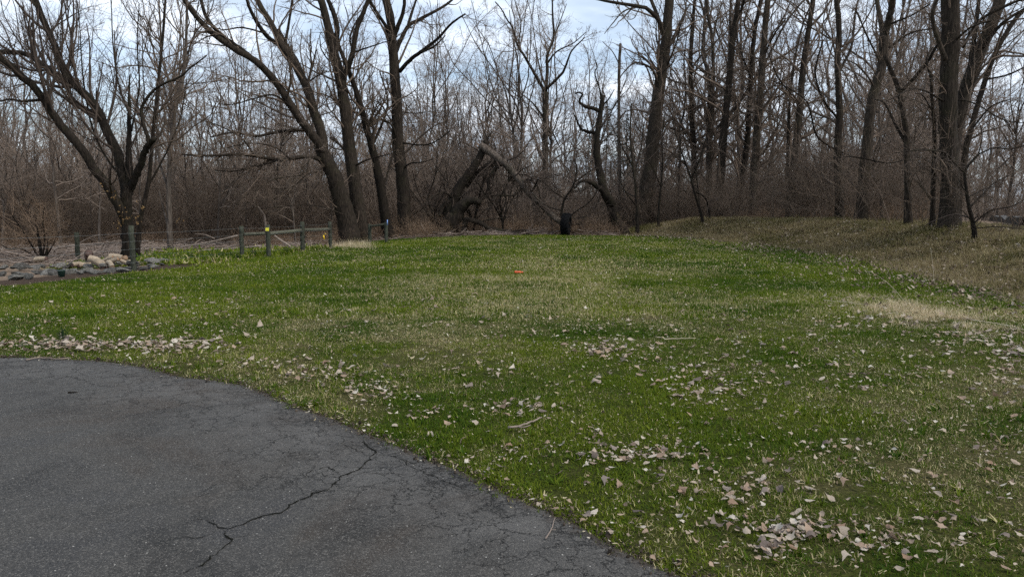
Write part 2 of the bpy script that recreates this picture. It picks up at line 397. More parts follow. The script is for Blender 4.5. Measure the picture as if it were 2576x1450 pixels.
# ------------------------------------------------------------------ driveway outline (world)
edge_px = [(-60, 898), (0, 898), (120, 901), (300, 912), (380, 928), (450, 945), (520, 952), (600, 965), (680, 992), (750, 1020), (850, 1060), (930, 1092), (1000, 1120), (1060, 1148), (1130, 1175), (1250, 1225), (1400, 1292), (1550, 1372), (1720, 1450)]
_e = ray(*np.array(edge_px, float).T); _t = -CAM_H / _e[:, 2]; _E = np.stack([_e[:, 0] * _t, _e[:, 1] * _t], -1)
_E = np.concatenate([[[-18, 8.35], [-10, 8.2]], _E, [[1.7, 2.25], [3.0, .9], [6.0, -4]]])
EDGE = resample(np.concatenate([_E, np.zeros((len(_E), 1))], 1), 420)[:, :2]
_r = rng_(3); _k = np.arange(420)
EDGE = EDGE + ((fbm(_k * .23, _k * 0, 1., 3) - .5) * .07)[:, None] * np.array([.6, .8]) + _r.normal(0, .006, (420, 2))
def driveway_inside(x, y):
    """positive on the asphalt: distance below the edge line"""
    o = np.argsort(EDGE[:, 0]); return np.interp(x, EDGE[o, 0], EDGE[o, 1]) - y

# ------------------------------------------------------------------ ground
def dryness(x, y):
    d = fbm(x + 5, y + 3, .32, 4) * .95 - .34
    d = d + .40 * np.exp(-((x + .3) / 3.6) ** 2 - ((y - 12.5) / 4.2) ** 2) + .28 * np.exp(-((x - .5) / 6) ** 2 - ((y - 22) / 7) ** 2)
    d = d + .45 * np.exp(-((x - 3.6) / 1.2) ** 2 - ((y - 4.3) / .8) ** 2) + .5 * np.exp(-((x - 4.9) / .7) ** 2 - ((y - 6.3) / .9) ** 2)
    d = d + .8 * np.exp(-((x - 6.6) / 1.3) ** 2 - ((y - 11.3) / .8) ** 2) + .3 * np.exp(-((y - EDGE_Y(x) - .5) / .5) ** 2) * (x < -1)
    d = d - .35 * S(-2, -6, x) * S(9, 13, y) - .2 * np.exp(-((x - 9) / 3) ** 2 - ((y - 20) / 6) ** 2)
    d = d + .7 * (fbm(x, y, 2.3, 3) - .5) + .5 * (fbm(x + 8, y, 6.1, 2) - .5)
    return np.clip(d, 0.06, .85)
def EDGE_Y(x):
    o = np.argsort(EDGE[:, 0]); return np.interp(x, EDGE[o, 0], EDGE[o, 1])
def lawn_mask(x, y):
    w = (fbm(x, y, .9) - .5) * .8
    return S(-.35, .35, x - xleft(y) + w * .5) * S(-.6, .5, xbank(y) - x + w) * S(-.5, .5, 36.6 - y + w)
def verge_mask(x, y):   # rough grass behind the fence
    w = (fbm(x, y, .9) - .5) * 1.5
    return S(-.5, .5, xleft(y) - .1 - x) * S(-1, .6, x + 13.2 + .0 * y + w) * S(-.7, .7, y - 22.5 + w) * S(-1, 1, 31 - y + w) * .9
def build_ground():
    def axis(lo, hi, step, far0, far1):
        a = np.arange(lo, hi + .01, step); g = []; s = step; v = hi
        while v < far1: s *= 1.13; v += s; g.append(v)
        h = []; s = step; v = lo
        while v > far0: s *= 1.13; v -= s; h.append(v)
        return np.concatenate([h[::-1], a, g])
    xs = axis(-17, 17, .22, -900, 900); ys = axis(0, 44, .22, -60, 1500)
    X, Y = np.meshgrid(xs, ys); x = X.ravel(); y = Y.ravel(); z = height(x, y)
    z = np.where(driveway_inside(x, y) > -.02, z - .02, z)
    nx, ny = len(xs), len(ys); i = np.arange(nx * ny).reshape(ny, nx)
    F = np.stack([i[:-1, :-1], i[:-1, 1:], i[1:, 1:], i[1:, :-1]], -1).reshape(-1, 4)
    lm = np.maximum(lawn_mask(x, y), verge_mask(x, y))
    bk = S(-.6, .6, x - xbank(y)) * (1 - S(5, 9, x - xbank(y))) * (1 - S(37, 42, y))
    gap = xleft(y) - x
    so = S(-.25, .15, gap) * (1 - S(1.6, 2.3, gap)) * S(11, 12, y) * (1 - S(21.5, 23.5, y))
    de = np.abs(driveway_inside(x, y)); so = np.maximum(so, np.where((y < 9) & (de < .07), .55, 0))
    me = new_mesh('ground', np.stack([x, y, z], -1), [F], True, {'lawn': lm, 'bank': bk, 'dry': dryness(x, y), 'soil': so})
    tag(link('ground', me, M['ground']), kind='structure')
build_ground()

def build_driveway():
    n = len(EDGE); A = np.stack([np.linspace(-18, 5.6, n), np.full(n, -6.)], -1)
    t = np.concatenate([[0], np.linspace(0, 1, 60)[1:] ** 2.2]); K = len(t)
    P = EDGE[:, None, :] * (1 - t)[None, :, None] + A[:, None, :] * t[None, :, None]
    z = .012 + .012 * (fbm(P[..., 0], P[..., 1], .7, 2) - .5)
    dist = np.linalg.norm(P - EDGE[:, None, :], axis=-1); e = 1 - np.clip(dist / 1.6, 0, 1)
    z = z - .012 * (1 - S(0, .06, dist))
    V = np.concatenate([P, z[..., None]], -1).reshape(-1, 3); i = np.arange(n * K).reshape(n, K)
    F = np.stack([i[:-1, :-1], i[:-1, 1:], i[1:, 1:], i[1:, :-1]], -1).reshape(-1, 4)
    sk = np.concatenate([EDGE, np.full((n, 1), -.05)], 1); V = np.concatenate([V, sk]); j = n * K + np.arange(n)
    F2 = np.stack([i[:-1, 0], i[1:, 0], j[1:], j[:-1]], -1)
    me = new_mesh('driveway', V, [F, F2], True, {'edge': np.concatenate([e.ravel(), np.ones(n)])})
    d = tag(link('driveway', me, M['asphalt']), kind='structure')
    r = rng_(5)
    C = lambda pts: [(469.4 + a * .3292, 972.4 + b * .3292) for a, b in pts]
    cracks = [
        (C([(1340, 420), (1380, 460), (1450, 520), (1390, 570), (1330, 610), (1270, 660), (1190, 690), (1110, 760), (1060, 800), (960, 840), (850, 885), (770, 930), (720, 965), (620, 990), (520, 1030), (420, 1060), (300, 1100), (240, 1085), (160, 1040)]), 9),
        (C([(270, 1110), (340, 1180), (280, 1250), (200, 1300), (150, 1350), (60, 1400), (-60, 1450)]), 8),
        (C([(250, 1110), (130, 1160), (0, 1165), (-160, 1190)]), 4),
        (C([(1450, 525), (1600, 545), (1680, 590), (1800, 595), (1930, 600)]), 4.5),
        (C([(1620, 550), (1760, 650), (1900, 710), (2030, 755), (2140, 830)]), 4),
        (C([(1190, 690), (1130, 650), (1080, 625), (1000, 650), (930, 665), (900, 700), (940, 740)]), 4.5),
        (C([(1000, 650), (1060, 700), (1130, 710)]), 3.5),
        (C([(1390, 600), (1500, 605), (1640, 600)]), 3.5),
        (C([(1270, 685), (1450, 680), (1700, 690)]), 3),
        (C([(1340, 420), (1270, 405), (1200, 385), (1150, 380)]), 4),
        (C([(1200, 400), (1210, 460), (1330, 520), (1420, 545)]), 3.5),
        (C([(400, 150), (500, 200), (640, 210), (760, 225)]), 3), (C([(250, 1090), (210, 1060), (100, 1000)]), 4),
        (C([(340, 1180), (520, 1150)]), 3), (C([(330, 750), (420, 755)]), 3)]
    for pts, w in cracks:
        p = np.array(pts, float); dd = ray(p[:, 0], p[:, 1]); tt = -CAM_H / dd[:, 2]
        q3 = np.stack([dd[:, 0] * tt, dd[:, 1] * tt, np.zeros(len(p))], -1)
        L = np.linalg.norm(np.diff(q3, axis=0), axis=1).sum(); K = max(8, int(L / .022)); c = resample(q3, K)
        c[:, :2] += r.normal(0, .0055, (K, 2)) + ((np.stack([fbm(np.arange(K) * .3, np.full(K, w), 1, 2), fbm(np.full(K, w), np.arange(K) * .3, 1, 2)], -1) - .5) * .045)
        tg = unit(np.gradient(c, axis=0)); nrm = np.stack([-tg[:, 1], tg[:, 0], np.zeros(K)], -1)
        ww = (w * .00048) * (.35 + 1.5 * r.random(K)) * np.minimum(1, np.minimum(np.arange(K), K - 1 - np.arange(K)) / 5 + .15)
        zz = .0195 + .012 * (fbm(c[:, 0], c[:, 1], .7, 2) - .5) - .004
        a = c + nrm * ww[:, None]; b = c - nrm * ww[:, None]; a[:, 2] = b[:, 2] = zz
        k = np.arange(K - 1); F = np.stack([k, k + 1, K + k + 1, K + k], -1)
        link('crack', new_mesh('crack', np.concatenate([a, b]), [F]), M['crack'], d)
build_driveway()

def build_road():
    a = np.array([[16.5, 24.0], [20.5, 31], [30, 47], [38, 60], [46, 73]]); b = a + np.array([[9, -1], [10, -1.5], [12, -2], [14, -3], [18, -5]])
    a3 = resample(np.concatenate([a, np.zeros((5, 1))], 1), 40)[:, :2]; b3 = resample(np.concatenate([b, np.zeros((5, 1))], 1), 40)[:, :2]
    t = np.linspace(0, 1, 8); P = a3[:, None] * (1 - t)[None, :, None] + b3[:, None] * t[None, :, None]
    z = height(P[..., 0], P[..., 1]) + .10 + .3 * S(28, 60, P[..., 1])
    i = np.arange(320).reshape(40, 8); F = np.stack([i[:-1, :-1], i[:-1, 1:], i[1:, 1:], i[1:, :-1]], -1).reshape(-1, 4)
    rd = tag(link('road', new_mesh('road', np.concatenate([P, z[..., None]], -1).reshape(-1, 3), [F]), M['road']), kind='structure')
    g = Geo(); zc = height(a3[:, 0], a3[:, 1]) + .3 * S(28, 60, a3[:, 1]); n = 40
    prof = [(-.12, .0), (-.12, .26), (.10, .26), (.10, .0)]; out = unit(np.stack([a3[:, 1] * 0 - 1, a3[:, 0] * 0 + .6], -1))
    V = np.stack([np.stack([a3[:, 0] + o * out[:, 0], a3[:, 1] + o * out[:, 1], zc + h], -1) for o, h in prof], 1).reshape(-1, 3)
    j = np.arange(n * 4).reshape(n, 4); F = np.stack([j[:-1], np.roll(j[:-1], -1, 1), np.roll(j[1:], -1, 1), j[1:]], -1).reshape(-1, 4)
    link('kerb', new_mesh('kerb', V, [F], False), M['kerb'], rd)
build_road()

# ------------------------------------------------------------------ scattered cover (one object of stuff each)
def scatter(name, pts, rot, scl, idx, protos, label, cat, extra=None):
    n = len(pts); me = new_mesh(name, pts, [], attrs={'rot': rot, 'scl': scl, **(extra or {})})
    a = me.attributes.new('idx', 'INT', 'POINT'); a.data.foreach_set('value', np.asarray(idx, np.int32))
    c = bpy.data.collections.new(name + '_pieces')
    for k, (pm, mt) in enumerate(protos):
        o = bpy.data.objects.new('%s_piece_%02d' % (name, k), pm); c.objects.link(o)
        if len(pm.materials) == 0: pm.materials.append(mt)
    o = link(name, me); tag(o, label, cat, None, 'stuff')
    ng = bpy.data.node_groups.new(name, 'GeometryNodeTree')
    ng.interface.new_socket('Geometry', in_out='INPUT', socket_type='NodeSocketGeometry'); ng.interface.new_socket('Geometry', in_out='OUTPUT', socket_type='NodeSocketGeometry')
    N, L = ng.nodes, ng.links
    gi = N.new('NodeGroupInput'); go = N.new('NodeGroupOutput'); mp = N.new('GeometryNodeMeshToPoints'); ip = N.new('GeometryNodeInstanceOnPoints')
    ci = N.new('GeometryNodeCollectionInfo'); ci.inputs['Collection'].default_value = c; ci.inputs['Separate Children'].default_value = True; ci.inputs['Reset Children'].default_value = True
    def na(nm, ty):
        k = N.new('GeometryNodeInputNamedAttribute'); k.data_type = ty; k.inputs['Name'].default_value = nm; return k.outputs['Attribute']
    er = N.new('FunctionNodeEulerToRotation'); L.new(na('rot', 'FLOAT_VECTOR'), er.inputs[0])
    L.new(gi.outputs[0], mp.inputs['Mesh']); L.new(mp.outputs[0], ip.inputs['Points']); L.new(ci.outputs[0], ip.inputs['Instance'])
    ip.inputs['Pick Instance'].default_value = True
    L.new(na('idx', 'INT'), ip.inputs['Instance Index']); L.new(er.outputs[0], ip.inputs['Rotation']); L.new(na('scl', 'FLOAT'), ip.inputs['Scale'])
    L.new(ip.outputs[0], go.inputs[0])
    md = o.modifiers.new('scatter', 'NODES'); md.node_group = ng
    return o

def tuft(seed, n, rad, h0, h1, w, lean, flat_=0.0, seg=2):
    r = rng_(seed); a = r.random(n) * 6.283; rr = rad * np.sqrt(r.random(n))
    base = np.stack([rr * np.cos(a), rr * np.sin(a), np.zeros(n) - .004], -1)
    h = h0 + (h1 - h0) * r.random(n); az = r.random(n) * 6.283; ln = np.abs(r.normal(lean, lean * .5, n))
    if flat_: ln = ln + flat_ * r.random(n)
    dx = np.stack([np.cos(az), np.sin(az), np.zeros(n)], -1); sd_ = np.stack([-np.sin(az), np.cos(az), np.zeros(n)], -1)
    ww = w * (.6 + .8 * r.random(n))
    rows = []
    for t in np.linspace(0, 1, seg + 1):
        c = base + dx * (h * np.sin(np.minimum(ln, 1.5)) * t ** 1.6)[:, None] + np.array([0, 0, 1.]) * (h * np.cos(np.minimum(ln, 1.45)) * t)[:, None]
        rows.append((c, ww * (1 - .85 * t)))
    V = []; hg = []
    for k, (c, q) in enumerate(rows):
        V += [c - sd_ * q[:, None], c + sd_ * q[:, None]]; hg += [np.full(n, k / seg)] * 2
    V = np.stack(V, 1); hg = np.stack(hg, 1); K = V.shape[1]; i = np.arange(n * K).reshape(n, K)
    F = np.concatenate([np.stack([i[:, 2 * k], i[:, 2 * k + 1], i[:, 2 * k + 3], i[:, 2 * k + 2]], -1) for k in range(seg)])
    return new_mesh('tuft', V.reshape(-1, 3), [F], True, {'rnd': np.repeat(r.random(n), K), 'hgt': hg.ravel()})

def field(n_try, y0, y1, seed, spread=.76, pad=1.5):
    """even points over the part of the ground the photograph sees, between two distances"""
    r = rng_(seed); y = np.sqrt(y0 * y0 + (y1 * y1 - y0 * y0) * r.random(n_try)); x = (r.random(n_try) * 2 - 1) * (spread * y + pad)
    return x, y, r

def build_grass():
    protos = [(tuft(20 + k, 46, .075, .014, .033, .0026, 1.0), M['grass']) for k in range(4)] + \
             [(tuft(30 + k, 40, .085, .012, .028, .0026, 1.25), M['grass']) for k in range(3)] + \
             [(tuft(40 + k, 60, .15, .03, .055, .0050, .9, 0, 1), M['grass']) for k in range(3)] + \
             [(tuft(50 + k, 64, .30, .03, .06, .010, .9, 0, 1), M['grass']) for k in range(3)] + [(tuft(56 + k, 13, .012, .035, .065, .0075, 1.25), M['grass']) for k in range(2)]
    P, Rt, Sc, Ix, Dr, Hu = [], [], [], [], [], []
    for y0, y1, n, lo, hi, sd_ in ((1.6, 6.5, 15000, 0, 7, 1), (6.5, 11, 26000, 0, 7, 2), (11, 19, 30000, 7, 10, 3), (19, 37.5, 34000, 10, 13, 4)):
        x, y, r = field(n, y0, y1, 100 + sd_)
        m = np.maximum(lawn_mask(x, y), verge_mask(x, y)) * (driveway_inside(x, y) < .01 + .07 * r.random(n) ** 2)
        gap = xleft(y) - x
        d = dryness(x, y); keep = (r.random(n) < m) & (r.random(n) < (1.05 - .45 * d) * (.45 + .75 * S(.3, .55, fbm(x - 3, y + 8, 1.9, 3))))
        keep &= ~((gap > -.1) & (gap < 2.0) & (y < 22.5))
        x, y, d = x[keep], y[keep], d[keep]; k = len(x)
        P.append(np.stack([x, y, height(x, y)], -1)); Rt.append(np.stack([r.normal(0, .08, k), r.normal(0, .08, k), r.random(k) * 6.283], -1))
        lush = fbm(x + 31, y + 12, .8, 3); ver = verge_mask(x, y) > .3
        clump = S(.62, .72, fbm(x + 71, y - 33, 1.15, 3)); Sc.append((.75 + .55 * r.random(k)) * (.75 + .55 * lush + .3 * clump) * np.where(ver, 2.3, 1.)); ix = r.integers(lo, hi, k)
        if lo == 0: ix = np.where(r.random(k) < d * 1.2, r.integers(4, 7, k), r.integers(0, 4, k))
        if lo == 0: ix = np.where(r.random(k) < .035 * S(.4, .6, fbm(x + 9, y, .7, 2)) * 2, r.integers(13, 15, k), ix)
        Ix.append(ix); Dr.append(np.clip(d * .82 - .02 + r.normal(0, .13, k) + .15 * ver - .2 * clump, 0, 1)); Hu.append(np.clip(fbm(x - 9, y + 50, .55, 4) * 2.2 - .62 + r.normal(0, .24, k) + .3 * ver - .2 * clump, 0, 1))
    cat_ = np.concatenate
    scatter('lawn_grass', cat_(P), cat_(Rt), cat_(Sc), cat_(Ix), protos, 'short patchy green lawn with strawy patches', 'grass', {'dry': cat_(Dr), 'hue': cat_(Hu)})
    # matted rough grass on the bank
    bp = [(tuft(60 + k, 60, .16, .06, .16, .0035, 1.15), M['bank_grass']) for k in range(4)]
    r = rng_(77); n = 26000; y = 9 + 33 * r.random(n); x = xbank(y) - .7 + 9.5 * r.random(n) ** 1.2
    keep = (np.abs(x) < .78 * y + 1) & ~((x > 14.3) & (x - 15 - (y - 24) * .6 > -.9)) & (r.random(n) < S(-.7, .5, x - xbank(y)) * (1 - .75 * S(3.5, 7, x - xbank(y)))); x, y = x[keep], y[keep]; k = len(x)
    tl = S(0, 3.2, x - xbank(y)); tilt = -.3 * (1 - np.abs(2 * tl - 1))
    scatter('bank_grass', np.stack([x, y, height(x, y)], -1), np.stack([r.normal(0, .1, k), tilt + r.normal(0, .1, k), r.random(k) * 6.283], -1), .55 + .9 * r.random(k) * (.5 + fbm(x, y, 1.5)), r.integers(0, 4, k), bp,
            'matted olive and tan rough grass on the bank', 'grass', {'dry': np.clip(.3 + 1.6 * (fbm(x, y, .7) - .3), .2, .95), 'hue': fbm(x, y + 7, .4)})
    # pale dead grass: patch on the lawn at the right, and the tan heap by the fence end
    sp_ = [(tuft(70 + k, 34, .15, .05, .17, .0036, 1.3), M['straw']) for k in range(3)] + [(tuft(75 + k, 44, .20, .16, .42, .004, 1.05), M['straw']) for k in range(2)]
    r = rng_(78)
    a_ = r.normal(0, 1, 1100); h1 = hit(2280 + 125 * a_, 782 + 26 * a_ + r.normal(0, 14, 1100)); h1 = h1[fbm(h1[:, 0], h1[:, 1], 2.2, 3) > .42]; h1 = h1[np.abs(h1[:, 1] - 11.5) < 2.2]
    h2 = hit(r.normal(890, 28, 80), r.normal(621, 3.5, 80)); h3 = hit(r.uniform(660, 850, 90), r.uniform(640, 650, 90) - 10)
    h1[:, 2] = height(h1[:, 0], h1[:, 1]); pts = np.concatenate([h1, h2, h3]); k = len(pts)
    ix = np.concatenate([r.integers(0, 3, len(h1)), r.integers(3, 5, len(h2)), r.integers(0, 3, len(h3))])
    scatter('dead_grass', pts, np.stack([r.normal(0, .1, k), r.normal(0, .1, k), r.random(k) * 6.283], -1), np.where(ix > 2, .9, .8) * (.6 + .7 * r.random(k)), ix, sp_, 'pale dead grass lying in tan tufts', 'grass', {'dry': np.clip(r.normal(.72, .25, k), 0, 1), 'hue': r.random(k)})
build_grass()

# ------------------------------------------------------------------ fallen leaves
def leaf_mesh(seed, lobes, length=1.0):
    r = rng_(seed); n = 18; th = np.arange(n) * 2 * math.pi / n + .1
    if lobes: rad = .5 * (1 + .22 * np.cos(th * lobes) * (.6 + .4 * np.cos(th)) + .1 * r.standard_normal(n))
    else: rad = .5 * (1 / np.sqrt((np.cos(th) / 1.05) ** 2 + (np.sin(th) / .68) ** 2) + .05 * r.standard_normal(n))
    tip = .5 * np.exp(-(np.minimum(th, 2 * math.pi - th) / .3) ** 2) * .5; rad = rad + tip
    x = rad * np.cos(th); y = rad * np.sin(th) * .9
    V = np.concatenate([[[0, 0]], np.stack([x, y], -1) * .55, np.stack([x, y], -1)])
    b1, b2, b3 = r.normal(0, .55), r.normal(.35, .6), r.normal(0, .6)
    z = b1 * V[:, 0] ** 2 + b2 * np.abs(V[:, 1]) ** 1.5 + b3 * V[:, 0] * V[:, 1] + r.normal(0, .03, len(V)); z = z - z.min() * .6
    k = np.arange(n); k1 = (k + 1) % n
    F3 = np.stack([np.zeros(n, int), 1 + k, 1 + k1], -1); F4 = np.stack([1 + k, 1 + n + k, 1 + n + k1, 1 + k1], -1)
    g = Geo(); g.add(np.stack([V[:, 0], V[:, 1], z], -1), F3, F4)
    tube(g, [(-.45, 0, z[0]), (-.7, .03, z[0] + .05), (-.95, .0 + r.normal(0, .1), z[0] + .02)], [.014, .011, .008], 3)
    return g.mesh('leaf', True)
def leaf_chip(seed):
    r = rng_(seed); n = 6; th = np.arange(n) * 2 * math.pi / n; rad = .5 * (.7 + .5 * r.random(n)); el = .2 + .35 * r.random()
    V = np.concatenate([[[0, 0, .12]], np.stack([rad * np.cos(th), rad * np.sin(th) * el, r.normal(0.03, .07, n)], -1)]); k = np.arange(n)
    return new_mesh('leaf_chip', V, [np.stack([np.zeros(n, int), 1 + k, 1 + (k + 1) % n], -1)])

def build_leaves():
    big = [leaf_mesh(200 + k, (0, 5, 0, 3, 5, 0, 3, 5)[k]) for k in range(8)]
    for b in big: b.materials.append(M['leaf'])
    r = rng_(300)
    clusters = [(1520, 885, 60, 48, 13), (1600, 880, 10, 60, 20), (1780, 970, 80, 85, 30), (1740, 930, 20, 80, 25), (1080, 1045, 14, 30, 10), (940, 990, 40, 45, 15), (700, 925, 26, 60, 9), (830, 950, 32, 50, 12), (1010, 1000, 8, 30, 8),
                (1310, 1032, 30, 55, 9), (1490, 1100, 8, 14, 12), (1570, 1150, 70, 80, 14), (1670, 1150, 16, 60, 12), (1980, 1345, 38, 48, 18), (2080, 1340, 20, 45, 16), (1945, 1395, 26, 32, 14), (1870, 1230, 40, 80, 26), (2140, 960, 14, 60, 30), (1940, 980, 16, 60, 25),
                (2050, 1120, 12, 40, 16), (2170, 1180, 10, 60, 25), (320, 872, 150, 120, 9), (110, 872, 120, 90, 8), (470, 868, 40, 60, 12), (450, 770, 34, 110, 20), (620, 750, 16, 60, 10), (140, 768, 10, 40, 14), (2110, 762, 40, 28, 8), (2250, 800, 70, 110, 18), (2450, 850, 60, 90, 22),
                (2540, 910, 70, 32, 34), (2500, 1130, 12, 40, 40), (2150, 1370, 16, 60, 22), (2270, 1340, 16, 80, 25), (1480, 1300, 14, 90, 40), (1830, 1330, 14, 60, 25), (1420, 800, 20, 120, 25), (2010, 880, 14, 60, 20), (1100, 770, 14, 80, 14), (1550, 740, 10, 60, 10),
                (2320, 935, 8, 15, 8), (2480, 1010, 14, 60, 40), (2400, 1220, 12, 90, 50), (1200, 940, 10, 80, 20), (1330, 1150, 10, 60, 20)]
    px, py = [], []
    for cx, cy_, n, sx, sy in clusters: n = int(n * 1.7); px.append(r.normal(cx, sx, n)); py.append(r.normal(cy_, sy, n))
    px.append(r.uniform(-20, 2600, 1900)); py.append(620 + 830 * r.random(1900) ** 1.4)
    px = np.concatenate(px); py = np.clip(np.concatenate(py), 600, 1460); p = hit(px, py)
    n = len(p); ok = (driveway_inside(p[:, 0], p[:, 1]) < .03) | (r.random(n) < .004); ok &= (p[:, 0] > xleft(p[:, 1])) & (p[:, 1] < 36.5); p = p[ok]; n = len(p)
    size = np.clip(r.lognormal(math.log(.041), .48, n), .014, .088) * np.clip(p[:, 1] / 9, .60, 1.)
    rot = np.stack([r.normal(0, .26, n), r.normal(0, .26, n), r.random(n) * 6.283], -1); p[:, 2] += .016 + .02 * r.random(n)
    idx = r.integers(0, 8, n)
    vis = (p[:, 0] < .70 * p[:, 1]) & (p[:, 0] > -.70 * p[:, 1]) & (p[:, 1] > 3.15)
    app = np.where(vis, size / p[:, 1], 0); order = np.argsort(-app); solo = order[:290]; rest = order[290:]
    tones = [('pale', 'leaf_pale'), ('tan', 'leaf_tan'), ('greyish', 'leaf_grey')]; solo_m = []
    for tn, mt in tones:
        row = []
        for b in big: c = b.copy(); c.materials.clear(); c.materials.append(M[mt]); row.append(c)
        solo_m.append(row)
    zones = [(2010, 1345, 'in the big leaf heap at the bottom of the lawn', 130, 60), (1945, 1400, 'just below the big leaf heap', 120, 60), (2240, 1345, 'right of the big leaf heap', 160, 80), (1870, 1235, 'above the big leaf heap', 120, 60), (1490, 1100, 'right of the curved grey stick', 60, 60), (1590, 1152, 'in the band below the curved grey stick', 160, 45), (1310, 1035, 'in the row above the curved grey stick', 110, 40), (1780, 965, 'in the wide scatter on the mid lawn', 180, 60), (1530, 885, 'in the cluster on the upper mid lawn', 110, 35),
             (950, 985, 'near the middle of the driveway edge', 190, 60), (720, 930, 'near the far bend of the driveway edge', 130, 40), (300, 872, 'in the leaf drift along the far driveway edge', 330, 40), (2150, 1150, 'on the green patch at the right of the lawn', 180, 110), (2480, 1100, 'near the right edge of the lawn', 150, 260), (1480, 1310, 'on the grass beside the near driveway edge', 160, 80)]
    for i in solo:
        tn = int(r.choice(3, p=(.38, .34, .28))); o = link('fallen_leaf', solo_m[tn][idx[i]]); o.location = p[i]; o.rotation_euler = rot[i]; o.scale = (size[i],) * 3
        x, y = p[i, 0], p[i, 1]; dcam = y * cp + (CAM_H - p[i, 2]) * sp; ex = W2 + FPX * x / dcam; ey = H2 - FPX * ((p[i, 2] - CAM_H) * cp + y * sp) / dcam
        z = min(zones, key=lambda q: ((ex - q[0]) / q[3]) ** 2 + ((ey - q[1]) / q[4]) ** 2)
        shp = 'oval' if (0, 5, 0, 3, 5, 0, 3, 5)[idx[i]] == 0 else 'lobed'; sz = 'large' if size[i] > .055 else 'small'
        tag(o, '%s %s %s dry leaf %s' % (sz, tones[tn][0], shp, z[2]), 'leaf', 'leaves ' + z[2])
    scatter('fallen_leaves', p[rest], rot[rest], size[rest], idx[rest], [(b, M['leaf']) for b in big], 'small pale dry leaves strewn over the lawn', 'leaves')
    # chips and flecks of leaf all over the lawn
    chips = [leaf_chip(400 + k) for k in range(6)]; P = []; Z = []
    for y0, y1, m, s0, sd_ in ((2, 7, 9000, .012, 11), (7, 14, 17000, .018, 12), (14, 24, 15000, .026, 13), (24, 37, 13000, .036, 14)):
        x, y, rr = field(m, y0, y1, sd_); k = (rr.random(m) < lawn_mask(x, y) * (.25 + 1.1 * fbm(x + 3, y - 20, .6, 4))) & (driveway_inside(x, y) < .0); x, y = x[k], y[k]
        P.append(np.stack([x, y, height(x, y) + .022 + .018 * rr.random(len(x))], -1)); Z.append(1.15 * s0 * rr.lognormal(0, .45, len(x)))
    # crumbs along the driveway verge
    rr = rng_(15); j = rr.integers(30, 400, 2600); v = EDGE[j] + np.stack([rr.normal(0, .04, 2600), rr.normal(.05, .10, 2600)], -1); P.append(np.concatenate([v, np.full((2600, 1), .02)], 1)); Z.append(np.minimum(.014 * rr.lognormal(0, .45, 2600), .03))
    P = np.concatenate(P); Z = np.concatenate(Z); k = len(P)
    scatter('leaf_flecks', P, np.stack([r.normal(0, .45, k), r.normal(0, .45, k), r.random(k) * 6.283], -1), Z, r.integers(0, 6, k), [(c, M['fleck']) for c in chips], 'tiny straw coloured flecks of leaf all over the lawn', 'leaves')
    gr = []
    for k in range(4):
        q = rng_(420 + k); V = unit(np.array([(1, 0, 0), (-1, 0, 0), (0, 1, 0), (0, -1, 0), (0, 0, 1), (0, 0, -1.)]) + q.normal(0, .25, (6, 3))) * .5 * np.array([1, .8, .6]); gr.append((new_mesh('crumb', V, [np.array([(0, 2, 4), (2, 1, 4), (1, 3, 4), (3, 0, 4), (2, 0, 5), (1, 2, 5), (3, 1, 5), (0, 3, 5)])], False), M['crumb']))
    m = 7000; j = rr.integers(30, 412, m); v = EDGE[j] + np.stack([rr.normal(0, .04, m), rr.normal(-.005, .045, m)], -1); far_ = 1. + .06 * v[:, 1]
    scatter('verge_crumbs', np.concatenate([v, np.full((m, 1), .016)], 1), rr.normal(0, 1.5, (m, 3)), .009 * rr.lognormal(0, .5, m) * far_, rr.integers(0, 4, m), gr, 'crumbs of soil and broken asphalt along the driveway edge', 'gravel')
    # litter on and below the bank, and on the woodland floor
    rr = rng_(16); y = 11 + 28 * rr.random(7800); d = rr.normal(1.1, 1.6, 7800); x = xbank(y) + d
    y2 = rr.uniform(22, 60, 3500); x2 = rr.uniform(-30, 8, 3500); k2 = (lawn_mask(x2, y2) < .2); x = np.concatenate([x, x2[k2]]); y = np.concatenate([y, y2[k2]]); k = len(x)
    dk = [m.copy() for m in big[:4]]
    for m in dk: m.materials.clear(); m.materials.append(M['leaf_dark'])
    scatter('leaf_litter', np.stack([x, y, height(x, y) + .03 + .05 * rr.random(k)], -1), np.stack([rr.normal(0, .5, k), rr.normal(0, .5, k), rr.random(k) * 6.283], -1), .03 + .055 * rr.random(k), rr.integers(0, 4, k), [(m, M['leaf_dark']) for m in dk], 'brown leaf litter along the bank and under the trees', 'leaves')
build_leaves()

